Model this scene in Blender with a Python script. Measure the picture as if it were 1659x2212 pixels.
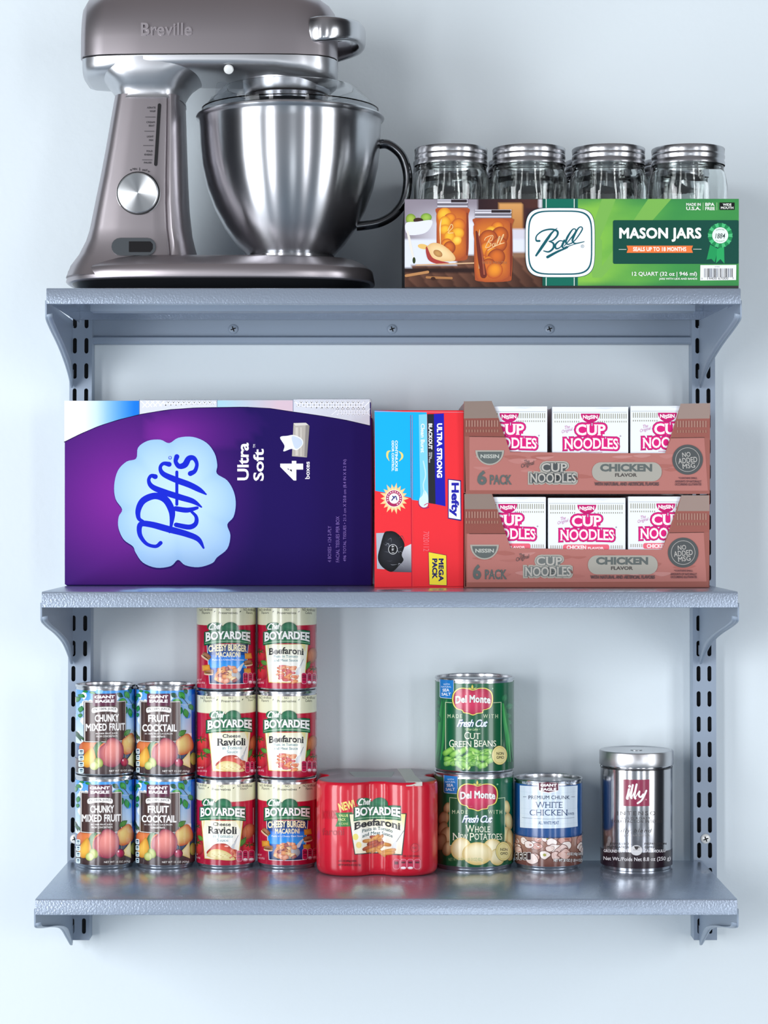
import bpy, bmesh, math, random
from mathutils import Vector, Matrix
from mathutils.geometry import tessellate_polygon
random.seed(7)
for o in list(bpy.data.objects): bpy.data.objects.remove(o)
S = bpy.context.scene; COL = S.collection
PI = math.pi
# ------------------------------------------------------------------ camera
F = 4731.0; VX, VY = 810.0, 1105.0; DW = 2.85      # focal length in px, optical axis in px, distance of wall
CZ = 1.45                                          # eye height above the floor
cd = bpy.data.cameras.new('camera'); cam = bpy.data.objects.new('camera', cd); COL.objects.link(cam)
cam.location = (0, -DW, CZ); cam.rotation_euler = (PI/2, 0, 0)
cd.sensor_fit = 'VERTICAL'; cd.sensor_height = 36; cd.lens = F/2212*36
cd.shift_x = (829.5-VX)/2212; cd.shift_y = -(1106-VY)/2212
S.camera = cam
# ------------------------------------------------------------------ light
WORLD = .48
S.view_settings.view_transform = 'Standard'; S.view_settings.look = 'None'
S.view_settings.exposure = 0.27; S.view_settings.gamma = 1.0; S.view_settings.use_curve_mapping = False
w = bpy.data.worlds.new('room_light'); S.world = w; w.use_nodes = True
wn = w.node_tree.nodes; wl = w.node_tree.links
tc = wn.new('ShaderNodeTexCoord'); sp = wn.new('ShaderNodeSeparateXYZ'); wl.new(tc.outputs['Generated'], sp.inputs[0])
def ramp(src, lo, hi, stops):
    mr = wn.new('ShaderNodeMapRange'); mr.inputs[1].default_value = lo; mr.inputs[2].default_value = hi; wl.new(src, mr.inputs[0])
    rp = wn.new('ShaderNodeValToRGB'); wl.new(mr.outputs[0], rp.inputs[0]); el = rp.color_ramp.elements
    el[0].position, el[0].color = stops[0][0], stops[0][1]+(1,); el[1].position, el[1].color = stops[-1][0], stops[-1][1]+(1,)
    for p_, c_ in stops[1:-1]: q_ = el.new(p_); q_.color = c_+(1,)
    return rp.outputs[0]
zc_ = ramp(sp.outputs[2], -1, 1, [(0, (.60, .74, .84)), (.42, (.66, .76, .86)), (.55, (.50, .51, .55)), (1, (.46, .42, .43))])
ab = wn.new('ShaderNodeMath'); ab.operation = 'ABSOLUTE'; wl.new(sp.outputs[0], ab.inputs[0])
xc_ = ramp(ab.outputs[0], 0, 1, [(0, (1, 1, 1)), (.35, (.9, .9, .9)), (.6, (.5, .5, .5)), (.8, (.10, .10, .11)), (1, (.04, .04, .05))])
mu = wn.new('ShaderNodeMix'); mu.data_type = 'RGBA'; mu.blend_type = 'MULTIPLY'; mu.inputs[0].default_value = 1
wl.new(zc_, mu.inputs[6]); wl.new(xc_, mu.inputs[7]); wl.new(mu.outputs[2], wn['Background'].inputs[0]); wn['Background'].inputs[1].default_value = WORLD
def area(name, loc, target, sx, sy, power, col):
    l = bpy.data.lights.new(name, 'AREA'); l.shape = 'RECTANGLE'; l.size = sx; l.size_y = sy; l.energy = power; l.color = col
    o = bpy.data.objects.new(name, l); COL.objects.link(o); o.location = loc
    o.rotation_euler = (Vector(target)-Vector(loc)).to_track_quat('-Z', 'Y').to_euler(); return o
area('window_daylight_left', (-2.2, -2.1, CZ+.0), (0, -.1, CZ+.1), 1.0, 2.2, 54, (.94, .965, 1))
area('window_daylight_right', (2.2, -2.1, CZ-.0), (.1, -.1, CZ-.0), .7, 2.2, 25, (.94, .965, 1))
area('glass_door_daylight', (.35, -4.7, CZ-.92), (.1, 0, CZ-.3), .50, 1.0, 5, (.92, .96, 1))
area('streak_fill_left', (-1.75, -4.2, CZ+.05), (0, 0, CZ-.0), .40, 2.3, 40, (.97, .97, 1))  # added tall lamp: frontal fill and streaks on the bowl
area('streak_fill_right', (1.65, -4.2, CZ+.0), (0, 0, CZ-.0), .36, 2.3, 17, (.97, .97, 1))  # its added counterpart, for fill and streaks from the right
# ------------------------------------------------------------------ helpers
def lin(c):
    if isinstance(c, str):
        c = c.lstrip('#'); c = tuple(int(c[i:i+2], 16)/255 for i in (0, 2, 4))
    return tuple((v/12.92 if v <= .04045 else ((v+.055)/1.055)**2.4) for v in c[:3])
def P(px, py, y):                                   # photo pixel at depth plane y -> x, z (z relative to the eye level)
    d = DW+y; return (px-VX)*d/F, (VY-py)*d/F
def mat(name, col, rough=.5, metal=0, spec=.5, bump=0, bscale=200, noise=0, coat=0, trans=0, ior=1.45, aniso=0, axis=None, bdist=.001, nscale=20):
    m = bpy.data.materials.new(name); m.use_nodes = True
    n = m.node_tree.nodes; l = m.node_tree.links; b = n['Principled BSDF']
    c = lin(col)+(1,)
    b.inputs['Base Color'].default_value = c; b.inputs['Roughness'].default_value = rough
    b.inputs['Metallic'].default_value = metal; b.inputs['Specular IOR Level'].default_value = spec
    b.inputs['Coat Weight'].default_value = coat; b.inputs['Transmission Weight'].default_value = trans
    b.inputs['IOR'].default_value = ior; b.inputs['Coat Roughness'].default_value = .08
    if aniso: b.inputs['Anisotropic'].default_value = abs(aniso); b.inputs['Anisotropic Rotation'].default_value = .25 if aniso < 0 else 0
    if axis: tg = n.new('ShaderNodeTangent'); tg.direction_type = 'RADIAL'; tg.axis = axis; l.new(tg.outputs[0], b.inputs['Tangent'])
    t = n.new('ShaderNodeTexCoord')
    if noise:
        nt = n.new('ShaderNodeTexNoise'); nt.inputs['Scale'].default_value = nscale; nt.inputs['Detail'].default_value = 4
        mx = n.new('ShaderNodeMix'); mx.data_type = 'RGBA'; mx.blend_type = 'MULTIPLY'; mx.inputs[0].default_value = 1
        mp = n.new('ShaderNodeMapRange'); mp.inputs[3].default_value = 1-noise; mp.inputs[4].default_value = 1+noise*.4
        l.new(t.outputs['Object'], nt.inputs['Vector']); l.new(nt.outputs[0], mp.inputs[0])
        l.new(mp.outputs[0], mx.inputs[7]); mx.inputs[6].default_value = c; l.new(mx.outputs[2], b.inputs['Base Color'])
    if bump:
        nt = n.new('ShaderNodeTexNoise'); nt.inputs['Scale'].default_value = bscale; nt.inputs['Detail'].default_value = 2
        bp = n.new('ShaderNodeBump'); bp.inputs['Strength'].default_value = bump; bp.inputs['Distance'].default_value = bdist
        l.new(t.outputs['Object'], nt.inputs['Vector']); l.new(nt.outputs[0], bp.inputs['Height']); l.new(bp.outputs[0], b.inputs['Normal'])
    return m
def print_mat(name, rough=.3, metal=0, coat=0, bump=0, bscale=60, bdist=.0006, spec=.5, crumple=0):
    m = bpy.data.materials.new(name); m.use_nodes = True
    n = m.node_tree.nodes; l = m.node_tree.links; b = n['Principled BSDF']
    a = n.new('ShaderNodeVertexColor'); a.layer_name = 'print'
    l.new(a.outputs[0], b.inputs['Base Color'])
    b.inputs['Roughness'].default_value = rough; b.inputs['Metallic'].default_value = metal
    b.inputs['Coat Weight'].default_value = coat; b.inputs['Coat Roughness'].default_value = .06; b.inputs['Specular IOR Level'].default_value = spec
    if bump:
        t = n.new('ShaderNodeTexCoord'); nt = n.new('ShaderNodeTexNoise'); nt.inputs['Scale'].default_value = bscale; nt.inputs['Detail'].default_value = 3
        if crumple: nt.noise_type = 'RIDGED_MULTIFRACTAL'
        bp = n.new('ShaderNodeBump'); bp.inputs['Strength'].default_value = bump; bp.inputs['Distance'].default_value = bdist
        l.new(t.outputs['Object'], nt.inputs['Vector']); l.new(nt.outputs[0], bp.inputs['Height']); l.new(bp.outputs[0], b.inputs['Normal'])
        if coat: l.new(bp.outputs[0], b.inputs['Coat Normal'])
    return m
def link(name, me, parent=None, mats=(), smooth=False, angle=None):
    for m in mats: me.materials.append(m)
    if smooth:
        me.polygons.foreach_set('use_smooth', [True]*len(me.polygons))
        if angle: me.set_sharp_from_angle(angle=math.radians(angle))
    o = bpy.data.objects.new(name, me); COL.objects.link(o)
    if parent: o.parent = parent
    return o
def obj(name, bm, m, parent=None, smooth=True, angle=35, bevel=0, seg=2):
    me = bpy.data.meshes.new(name)
    bmesh.ops.recalc_face_normals(bm, faces=bm.faces)
    bm.to_mesh(me); bm.free()
    ms = m if isinstance(m, (list, tuple)) else [m]
    o = link(name, me, parent, ms, smooth, angle)
    if bevel:
        b = o.modifiers.new('bevel', 'BEVEL'); b.width = bevel; b.segments = seg; b.limit_method = 'ANGLE'; b.angle_limit = math.radians(35)
        b.harden_normals = True
    return o
def empty(name, loc, label, cat, group=None):
    o = bpy.data.objects.new(name, None); COL.objects.link(o); o.location = loc; o.empty_display_size = .02
    o['label'] = label; o['category'] = cat
    if group: o['group'] = group
    return o
def tag(o, label=None, cat=None, group=None, kind=None):
    if label: o['label'] = label
    if cat: o['category'] = cat
    if group: o['group'] = group
    if kind: o['kind'] = kind
    return o
def dup(root, loc, rotz=0, label=None, group=None):
    r = root.copy(); COL.objects.link(r); r.location = loc; r.rotation_euler = (0, 0, rotz)
    if label: r['label'] = label
    if group: r['group'] = group
    for ch in list(root.children):
        c = ch.copy(); COL.objects.link(c); c.parent = r
        for g in list(ch.children):
            d = g.copy(); COL.objects.link(d); d.parent = c
    return r
def box(bm, x0, x1, y0, y1, z0, z1, mi=0):
    v = [bm.verts.new(p) for p in ((x0,y0,z0),(x1,y0,z0),(x1,y1,z0),(x0,y1,z0),(x0,y0,z1),(x1,y0,z1),(x1,y1,z1),(x0,y1,z1))]
    for f in ((3,2,1,0),(4,5,6,7),(0,1,5,4),(1,2,6,5),(2,3,7,6),(3,0,4,7)):
        bm.faces.new([v[i] for i in f]).material_index = mi
def lathe(bm, prof, n=64, cx=0, cy=0, mi=0, close=False):
    rings = []
    for r, z in prof:
        if r < 1e-6: rings.append([bm.verts.new((cx, cy, z))])
        else: rings.append([bm.verts.new((cx+r*math.cos(2*PI*i/n), cy+r*math.sin(2*PI*i/n), z)) for i in range(n)])
    prs = list(zip(rings, rings[1:]))
    if close: prs.append((rings[-1], rings[0]))
    for a, b in prs:
        for i in range(n):
            j = (i+1) % n
            if len(a) == 1 and len(b) == 1: continue
            if len(a) == 1: f = bm.faces.new((a[0], b[j], b[i]))
            elif len(b) == 1: f = bm.faces.new((a[i], a[j], b[0]))
            else: f = bm.faces.new((a[i], a[j], b[j], b[i]))
            f.material_index = mi
def loft(bm, rings, cap0=True, cap1=True, mi=0):
    vs = [[bm.verts.new(p) for p in r] for r in rings]; n = len(rings[0])
    for a, b in zip(vs, vs[1:]):
        for i in range(n):
            j = (i+1) % n; bm.faces.new((a[i], a[j], b[j], b[i])).material_index = mi
    if cap0: bm.faces.new(vs[0][::-1]).material_index = mi
    if cap1: bm.faces.new(vs[-1]).material_index = mi
def sellipse(cx, cy, a, b, n, e):
    out = []
    for i in range(n):
        t = 2*PI*i/n; c, s = math.cos(t), math.sin(t)
        out.append((cx+a*math.copysign(abs(c)**(2/e), c), cy+b*math.copysign(abs(s)**(2/e), s)))
    return out
def catmull(pts, k=8, closed=False):
    out = []; n = len(pts)
    rng = range(n) if closed else range(n-1)
    for i in rng:
        if closed: p = [pts[(i+j) % n] for j in (-1, 0, 1, 2)]
        else: p = [pts[max(i-1, 0)], pts[i], pts[i+1], pts[min(i+2, n-1)]]
        for j in range(k):
            t = j/k
            out.append(tuple(.5*((2*b)+(-a+c)*t+(2*a-5*b+4*c-d)*t*t+(-a+3*b-3*c+d)*t**3) for a, b, c, d in zip(*p)))
    if not closed: out.append(tuple(pts[-1]))
    return out
def tube(bm, pts, rad, n=14, mi=0, sx=1.0):
    pts = [Vector(p) for p in pts]; rings = []
    up = Vector((0, 1, 0))
    for i, p in enumerate(pts):
        t = (pts[min(i+1, len(pts)-1)]-pts[max(i-1, 0)]).normalized()
        a = up.cross(t)
        if a.length < 1e-4: a = Vector((1, 0, 0)).cross(t)
        a.normalize(); b = t.cross(a).normalized(); r = rad[i] if isinstance(rad, (list, tuple)) else rad
        rings.append([p+a*r*math.cos(2*PI*k/n)+b*r*sx*math.sin(2*PI*k/n) for k in range(n)])
    loft(bm, rings, mi=mi)
# ------------------------------------------------------------------ printed artwork: flat shapes laid on a surface
_tx = {}
def _glyphs(s, bold, shear, space):
    cu = bpy.data.curves.new('lettering', 'FONT'); cu.body = s; cu.size = 1; cu.offset = bold; cu.shear = shear
    cu.space_character = space; cu.resolution_u = 3; cu.fill_mode = 'FRONT'
    o = bpy.data.objects.new('lettering', cu); COL.objects.link(o)
    dg = bpy.context.evaluated_depsgraph_get(); me = o.evaluated_get(dg).to_mesh()
    vs = [(v.co.x, v.co.y) for v in me.vertices]; fs = [tuple(p.vertices) for p in me.polygons]
    o.evaluated_get(dg).to_mesh_clear(); bpy.data.objects.remove(o); bpy.data.curves.remove(cu)
    return vs, fs
def text_shape(s, bold=0, shear=0, space=1.0, serif=0):
    k = (s, bold, shear, space, serif)
    if k in _tx: return _tx[k]
    if bold > .004 and 'M' in s:           # heavier M: overlaid shifted copies instead of an outline offset
        v0, f0 = _glyphs(s, 0, shear, space+bold*1.2); vs, fs = [], []
        for i in range(8):
            a = 2*PI*i/8; n0 = len(vs); vs += [(x+bold*math.cos(a), y+bold*math.sin(a)) for x, y in v0]; fs += [tuple(j+n0 for j in f) for f in f0]
    else: vs, fs = _glyphs(s, bold, shear, space)
    if serif:                                        # widen the flat stem ends into serifs
        H = [max(v[1] for v in _glyphs(c, 0, 0, 1)[0]) for c in 'Hxl']; cnt = {}
        for f in fs:
            for a, b in zip(f, f[1:]+f[:1]): cnt[frozenset((a, b))] = cnt.get(frozenset((a, b)), 0)+1
        t = .055
        for e_, n in list(cnt.items()):
            if n != 1: continue
            a, b = tuple(e_); (xa, ya), (xb, yb) = vs[a], vs[b]
            if abs(ya-yb) > 1e-4 or abs(xa-xb) < .05: continue
            for h, sg in ((0, 1), (H[0], -1), (H[1], -1), (H[2], -1)):
                if abs(ya-(h-sg*bold)) < .012:
                    x0, x1 = min(xa, xb)-serif, max(xa, xb)+serif; i = len(vs); y2 = ya+sg*t
                    vs += [(x0, min(ya, y2)), (x1, min(ya, y2)), (x1, max(ya, y2)), (x0, max(ya, y2))]; fs.append((i, i+1, i+2, i+3)); break
    x0 = min(v[0] for v in vs); x1 = max(v[0] for v in vs); y0 = min(v[1] for v in vs); y1 = max(v[1] for v in vs)
    par = list(range(len(vs)))
    def fnd(a):
        while par[a] != a: par[a] = par[par[a]]; a = par[a]
        return a
    for f in fs:
        for b in f[1:]: par[fnd(b)] = fnd(f[0])
    cx_ = {}
    for i, (x, y) in enumerate(vs): cx_.setdefault(fnd(i), []).append(x)
    order = {g: j for j, g in enumerate(sorted(cx_, key=lambda g: sum(cx_[g])/len(cx_[g])))}
    sub = [.025*(order[fnd(f[0])] % 25) for f in fs]
    r = ([((x-x0)/(x1-x0), (y-y0)/(y1-y0)) for x, y in vs], fs, sub); _tx[k] = r; return r
def mixc(a, b, t):
    h = lambda c: tuple(int(c.lstrip('#')[i:i+2], 16)/255 for i in (0, 2, 4)) if isinstance(c, str) else c
    a, b = h(a), h(b); t = max(0, min(1, t)); return tuple(x*(1-t)+y*t for x, y in zip(a, b))
class Flat:                                         # a front face standing at depth y
    def __init__(s, y, ox=0, oz=0): s.y = y; s.ox = ox; s.oz = oz
    def inv(s, px, py): x, z = P(px, py, s.y); return x-s.ox, z-s.oz
    def pos(s, u, v, off): return (u, -off, v)
    def nrm(s, u, v): return (0, -1, 0)
    step = None
class Cyl:                                          # a can of radius R, axis at (cx, cy), base at height oz
    def __init__(s, cx, cy, R, oz, step=.005): s.cx, s.cy, s.R, s.oz, s.step = cx, cy, R, oz, step
    def inv(s, px, py):
        kx = (px-VX)/F; kz = (VY-py)/F; ay = s.cy+DW       # ray (t*kx, t, t*kz) from the eye
        a = kx*kx+1; b = -2*(kx*s.cx+ay); c = s.cx**2+ay**2-s.R**2; q = b*b-4*a*c
        t = (-b-math.sqrt(q))/(2*a) if q > 0 else -b/(2*a)
        return s.R*math.atan2(t*kx-s.cx, ay-t), t*kz-s.oz
    def pos(s, u, v, off): a = u/s.R; return ((s.R+off)*math.sin(a), -(s.R+off)*math.cos(a), v)
    def nrm(s, u, v): a = u/s.R; return (math.sin(a), -math.cos(a), 0)
class Field:                                        # a face whose depth varies with x: y = fy(x)
    def __init__(s, fy, y, ox, oz, step=.003): s.fy, s.y, s.ox, s.oz, s.step = fy, y, ox, oz, step
    def inv(s, px, py):
        y = s.y
        for _ in range(4): x, z = P(px, py, y); y = s.y+s.fy(x-s.ox)
        return x-s.ox, z-s.oz
    def nrm(s, u, v): d = (s.fy(u+.0005)-s.fy(u-.0005))/.001; l = math.hypot(1, d); return (d/l, -1/l, 0)
    def pos(s, u, v, off): n = s.nrm(u, v); return (u+n[0]*off, s.fy(u)+n[1]*off, v)
class Art:
    def __init__(s, surf, zx=0, zy=0, zs=1.0, gap=.00002):
        s.f = surf; s.items = []; s.lv = 0; s.gap = gap; s.view(zx, zy, zs)
    def view(s, zx, zy, zs=1.0): s.zx, s.zy, s.zs = zx, zy, zs; return s
    def q(s, x, y): return s.f.inv(s.zx+x/s.zs, s.zy+y/s.zs)
    def add(s, vs, fs, cols, same=False, sub=None):
        if not same: s.lv = math.floor(s.lv)+1
        else: s.lv = min(s.lv+.03, math.floor(s.lv)+.7)
        s.items.append((vs, fs, cols, s.lv, sub))
    def rawpoly(s, pts, c, same=False):
        t = tessellate_polygon([[Vector((x, y, 0)) for x, y in pts]])
        s.add(pts, [tuple(f) for f in t], [lin(c)]*len(pts), same)
    def rawrect(s, u0, v0, u1, v1, c, c2=None, n=1, same=False):     # c bottom, c2 top
        vs = []; fs = []; cs = []
        for i in range(n+1):
            vs += [(u0+(u1-u0)*i/n, v0), (u0+(u1-u0)*i/n, v1)]; cs += [lin(c), lin(c2 or c)]
            if i: fs.append((2*i-2, 2*i, 2*i+1, 2*i-1))
        s.add(vs, fs, cs, same)
    def poly(s, pts, c, same=False): s.rawpoly([s.q(*p) for p in pts], c, same)
    def curve(s, pts, c, k=6, same=False): s.poly(catmull(pts, k, True), c, same)
    def rect(s, x0, y0, x1, y1, c, same=False): s.poly([(x0, y0), (x1, y0), (x1, y1), (x0, y1)], c, same)
    def quad(s, pts, cols, same=False): s.add([s.q(*p) for p in pts], [(0, 1, 2, 3)], [lin(c) for c in cols], same)
    def rrect(s, x0, y0, x1, y1, r, c, same=False):
        pts = []
        for cx, cy, a in ((x1-r, y1-r, 0), (x0+r, y1-r, 90), (x0+r, y0+r, 180), (x1-r, y0+r, 270)):
            for i in range(7): t = math.radians(a+15*i); pts.append((cx+r*math.cos(t), cy+r*math.sin(t)))
        s.poly(pts, c, same)
    def frame(s, x0, y0, x1, y1, w_, c):
        s.lv += 1
        for r in ((x0, y0, x1, y0+w_), (x0, y1-w_, x1, y1), (x0, y0+w_, x0+w_, y1-w_), (x1-w_, y0+w_, x1, y1-w_)): s.rect(*r, c, same=True)
    def grid(s, x0, y0, x1, y1, nx, ny, fn, same=False):
        vs = []; cs = []; fs = []
        for j in range(ny+1):
            for i in range(nx+1):
                x = x0+(x1-x0)*i/nx; y = y0+(y1-y0)*j/ny; vs.append(s.q(x, y)); cs.append(lin(fn(x, y)))
        for j in range(ny):
            for i in range(nx): a = j*(nx+1)+i; fs.append((a, a+nx+1, a+nx+2, a+1))
        s.add(vs, fs, cs, same)
    def ell(s, cx, cy, rx, ry, c, rot=0, n=28, same=False, edge=None, hx=0, hy=0, rings=4):
        ca, sa = math.cos(math.radians(rot)), math.sin(math.radians(rot))
        def pt(r, t):
            x, y = rx*r*math.cos(t)+hx*rx*(1-r), ry*r*math.sin(t)+hy*ry*(1-r); return s.q(cx+x*ca-y*sa, cy+x*sa+y*ca)
        if edge is None:
            vs = [pt(1, 2*PI*i/n) for i in range(n)]; s.add(vs, [tuple(range(n))], [lin(c)]*n, same); return
        c0, c1 = lin(c), lin(edge); vs = [pt(0, 0)]; cs = [c0]; fs = []
        for k in range(1, rings+1):
            r = k/rings; m = r*r
            for i in range(n): vs.append(pt(r, 2*PI*i/n)); cs.append(tuple(a*(1-m)+b*m for a, b in zip(c0, c1)))
            for i in range(n):
                j = (i+1) % n; a = 1+(k-1)*n
                if k == 1: fs.append((0, 1+i, 1+j))
                else: fs.append((a-n+i, a+i, a+j, a-n+j))
        s.add(vs, fs, cs, same)
    def shade(s, pts, c, edge, hx, hy, rings=4, same=False):      # any closed outline, colour c at (hx,hy) going to edge
        n = len(pts); c0, c1 = lin(c), lin(edge); vs = [s.q(hx, hy)]; cs = [c0]; fs = []
        for k in range(1, rings+1):
            r = k/rings; m = r*r
            for x, y in pts: vs.append(s.q(hx+(x-hx)*r, hy+(y-hy)*r)); cs.append(tuple(a*(1-m)+b*m for a, b in zip(c0, c1)))
            for i in range(n):
                j = (i+1) % n; a = 1+(k-1)*n
                if k == 1: fs.append((0, 1+i, 1+j))
                else: fs.append((a-n+i, a+i, a+j, a-n+j))
        s.add(vs, fs, cs, same)
    def stroke(s, pts, w_, c, k=6, same=False, taper=False):
        cp = [(p[0], p[1], p[2] if len(p) > 2 else w_) for p in pts]
        cp = catmull(cp, k) if k > 1 and len(cp) > 2 else cp
        L = []; R = []; n = len(cp)
        for i, (x, y, ww) in enumerate(cp):
            a = cp[max(i-1, 0)]; b = cp[min(i+1, n-1)]; dx, dy = b[0]-a[0], b[1]-a[1]; l = math.hypot(dx, dy) or 1
            nx, ny = -dy/l*ww/2, dx/l*ww/2; L.append(s.q(x+nx, y+ny)); R.append(s.q(x-nx, y-ny))
        s.add(L+R, [(i, i+1, n+i+1, n+i) for i in range(n-1)], [lin(c)]*(2*n), same, [.2*i/n for i in range(n-1)])
        for e_ in (cp[0], cp[-1]):
            if e_[2] > .5: s.ell(e_[0], e_[1], e_[2]/2, e_[2]/2, c, n=10, same=True)
    def line(s, x0, y0, x1, y1, w_, c, same=False): s.stroke([(x0, y0), (x1, y1)], w_, c, k=1, same=same)
    def text(s, t, x0, y0, x1, y1, c, bold=0, shear=0, rot=0, bend=0, space=1.0, same=False, serif=0, warp=None):
        """fill the box x0..x1, y0..y1 (rot 90: reads downwards, -90: reads upwards); bend lifts the middle; rot small = tilt"""
        vs, fs, sb = text_shape(t, bold, shear, space, serif); out = []
        cx, cy = (x0+x1)/2, (y0+y1)/2
        ua, va = s.q(x0, cy); ub, vb = s.q(x1, cy)
        for u, v in vs:
            if rot in (90, -90):
                X = (x1+(x0-x1)*(1-v)) if rot == 90 else (x0+(x1-x0)*(1-v)); X = x0+(x1-x0)*v if rot == 90 else x1-(x1-x0)*v
                Y = y0+(y1-y0)*u if rot == 90 else y1-(y1-y0)*u
                out.append(s.q(X, Y))
            else:
                X = x0+(x1-x0)*u; Y = y1+(y0-y1)*v
                if warp: X, Y = warp(u, v, X, Y)
                Y -= bend*(1-(2*u-1)**2)
                if rot:
                    a = math.radians(rot); dx, dy = X-cx, Y-cy; X, Y = cx+dx*math.cos(a)-dy*math.sin(a), cy+dx*math.sin(a)+dy*math.cos(a)
                out.append(s.q(X, Y))
        s.add(out, fs, [lin(c)]*len(out), same, sb)
    def build(s, name, m, parent, flip=False, base=0.0):
        bm = bmesh.new(); cl = bm.loops.layers.float_color.new('print'); ll = bm.faces.layers.float.new('lv')
        for vs, fs, cs, lv, sub in s.items:
            bv = []
            for u, v in vs: bv.append(bm.verts.new((u, v, 0)))
            for fi, f in enumerate(fs):
                if len(set(f)) < 3: continue
                try: fc = bm.faces.new([bv[i] for i in f])
                except ValueError: continue
                fc.normal_update(); fc[ll] = lv+(sub[fi] if sub else 0)
                for lp, i in zip(fc.loops, f): lp[cl] = tuple(cs[i])+(1,)
        bmesh.ops.reverse_faces(bm, faces=[f for f in bm.faces if f.normal.z < 0])
        if s.f.step:
            us = [v.co.x for v in bm.verts]; k0 = math.floor(min(us)/s.f.step)+1; k1 = math.ceil(max(us)/s.f.step)
            for k in range(k0, k1):
                X = k*s.f.step
                g = set()
                for e_ in bm.edges:
                    a, b = e_.verts[0].co.x, e_.verts[1].co.x
                    if (a < X) != (b < X): g.update(e_.link_faces)
                if not g: continue
                es = set(); vv = set()
                for f in g: es.update(f.edges); vv.update(f.verts)
                bmesh.ops.bisect_plane(bm, geom=list(vv)+list(es)+list(g), dist=1e-8, plane_co=(X, 0, 0), plane_no=(1, 0, 0))
        loose = [v for v in bm.verts if not v.link_faces]; bmesh.ops.delete(bm, geom=loose, context='VERTS')
        nr = []
        for v in bm.verts:
            u, w_ = v.co.x, v.co.y; nr.append(s.f.nrm(u, w_)); off = base+s.gap*v.link_faces[0][ll]; st = s.f.step
            if st:                                       # keep every layer on the same facets
                k = math.floor(u/st); t = u/st-k; a, b = s.f.pos(k*st, w_, off), s.f.pos((k+1)*st, w_, off); v.co = [p*(1-t)+q_*t for p, q_ in zip(a, b)]
            else: v.co = s.f.pos(u, w_, off)
        me = bpy.data.meshes.new(name); bm.to_mesh(me); bm.free(); me.materials.append(m)
        me.polygons.foreach_set('use_smooth', [True]*len(me.polygons))
        if not flip: me.normals_split_custom_set_from_vertices(nr)
        o = bpy.data.objects.new(name, me); COL.objects.link(o); o.parent = parent
        return o
# ------------------------------------------------------------------ materials
M = {}
M['wall'] = mat('wall_paint', '#dfe9ee', .6, bump=.25, bscale=90, spec=.2, bdist=.0015)
M['paint'] = mat('hammered_grey_paint', '#a2b0c2', .25, .6, bump=.38, bscale=420, bdist=.0006, spec=.6, coat=.3)
M['paint_s'] = mat('smooth_grey_paint', '#94a3b5', .36, spec=.5)
M['zinc'] = mat('zinc_screw', '#d9dde0', .3, .7)
M['dark'] = mat('dark_recess', '#16181c', .6)
M['tin'] = mat('tin_plate', '#c9cbce', .22, 1.0)
M['tin_d'] = mat('tin_end', '#a9abae', .3, 1.0)
M['steel'] = mat('brushed_steel', '#c4c6ca', .28, 1.0, aniso=-.9)
M['hamm'] = mat('mixer_gunmetal', '#aaa4a8', .34, .9, spec=.6, coat=.15)
M['hamm_lit'] = mat('mixer_gunmetal_lit', '#bfc1c5', .32, .9, coat=.15)  # mixer metal lightened: brightness reflected from below put into the colour
M['chrome'] = mat('chrome', '#c6c7ca', .2, 1.0)
M['chrome_d'] = mat('dark_chrome_handle', '#5d5f62', .18, 1.0)
M['rubber'] = mat('black_rubber', '#0b0c0f', .35)
M['black'] = mat('black_plastic', '#0c0c10', .4)
M['plast'] = mat('clear_plastic', '#f2f4f6', .03, trans=1.0, ior=1.2)
M['glass'] = mat('jar_glass', '#fafdfc', .02, trans=1.0, ior=1.45)
M['alu'] = mat('dial_aluminium', '#cdd1d3', .32, 1.0, aniso=-.9, axis='Y')
M['card'] = mat('grey_cardboard', '#8f7f76', .8)
M['label'] = print_mat('label_print', .22, 0, coat=.35)
M['carton'] = print_mat('carton_print', .45, spec=.2)
M['film'] = print_mat('film_wrapped_print', .35, 0, coat=.25, bump=.08, bscale=18, bdist=.001)
M['wrapflat'] = print_mat('soft_film_print', .5, 0, spec=.1, bump=.05, bscale=18, bdist=.001)
M['foil'] = print_mat('foil_print', .25, .0, coat=.2)

# ------------------------------------------------------------------ wall
bm = bmesh.new(); box(bm, -2.6, 2.6, 0, .1, -CZ, 1.35)
o = obj('wall_back', bm, M['wall'], smooth=False); o.location = (0, 0, CZ); tag(o, kind='structure')

bm = bmesh.new(); box(bm, -2.6, 2.6, -5.2, 0, -.05, 0)
o = obj('floor', bm, mat('pale_floor', '#7f8e9a', .5, noise=.1), smooth=False); tag(o, kind='structure')
def E(x, y, z): return (x, y, z+CZ)
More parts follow.
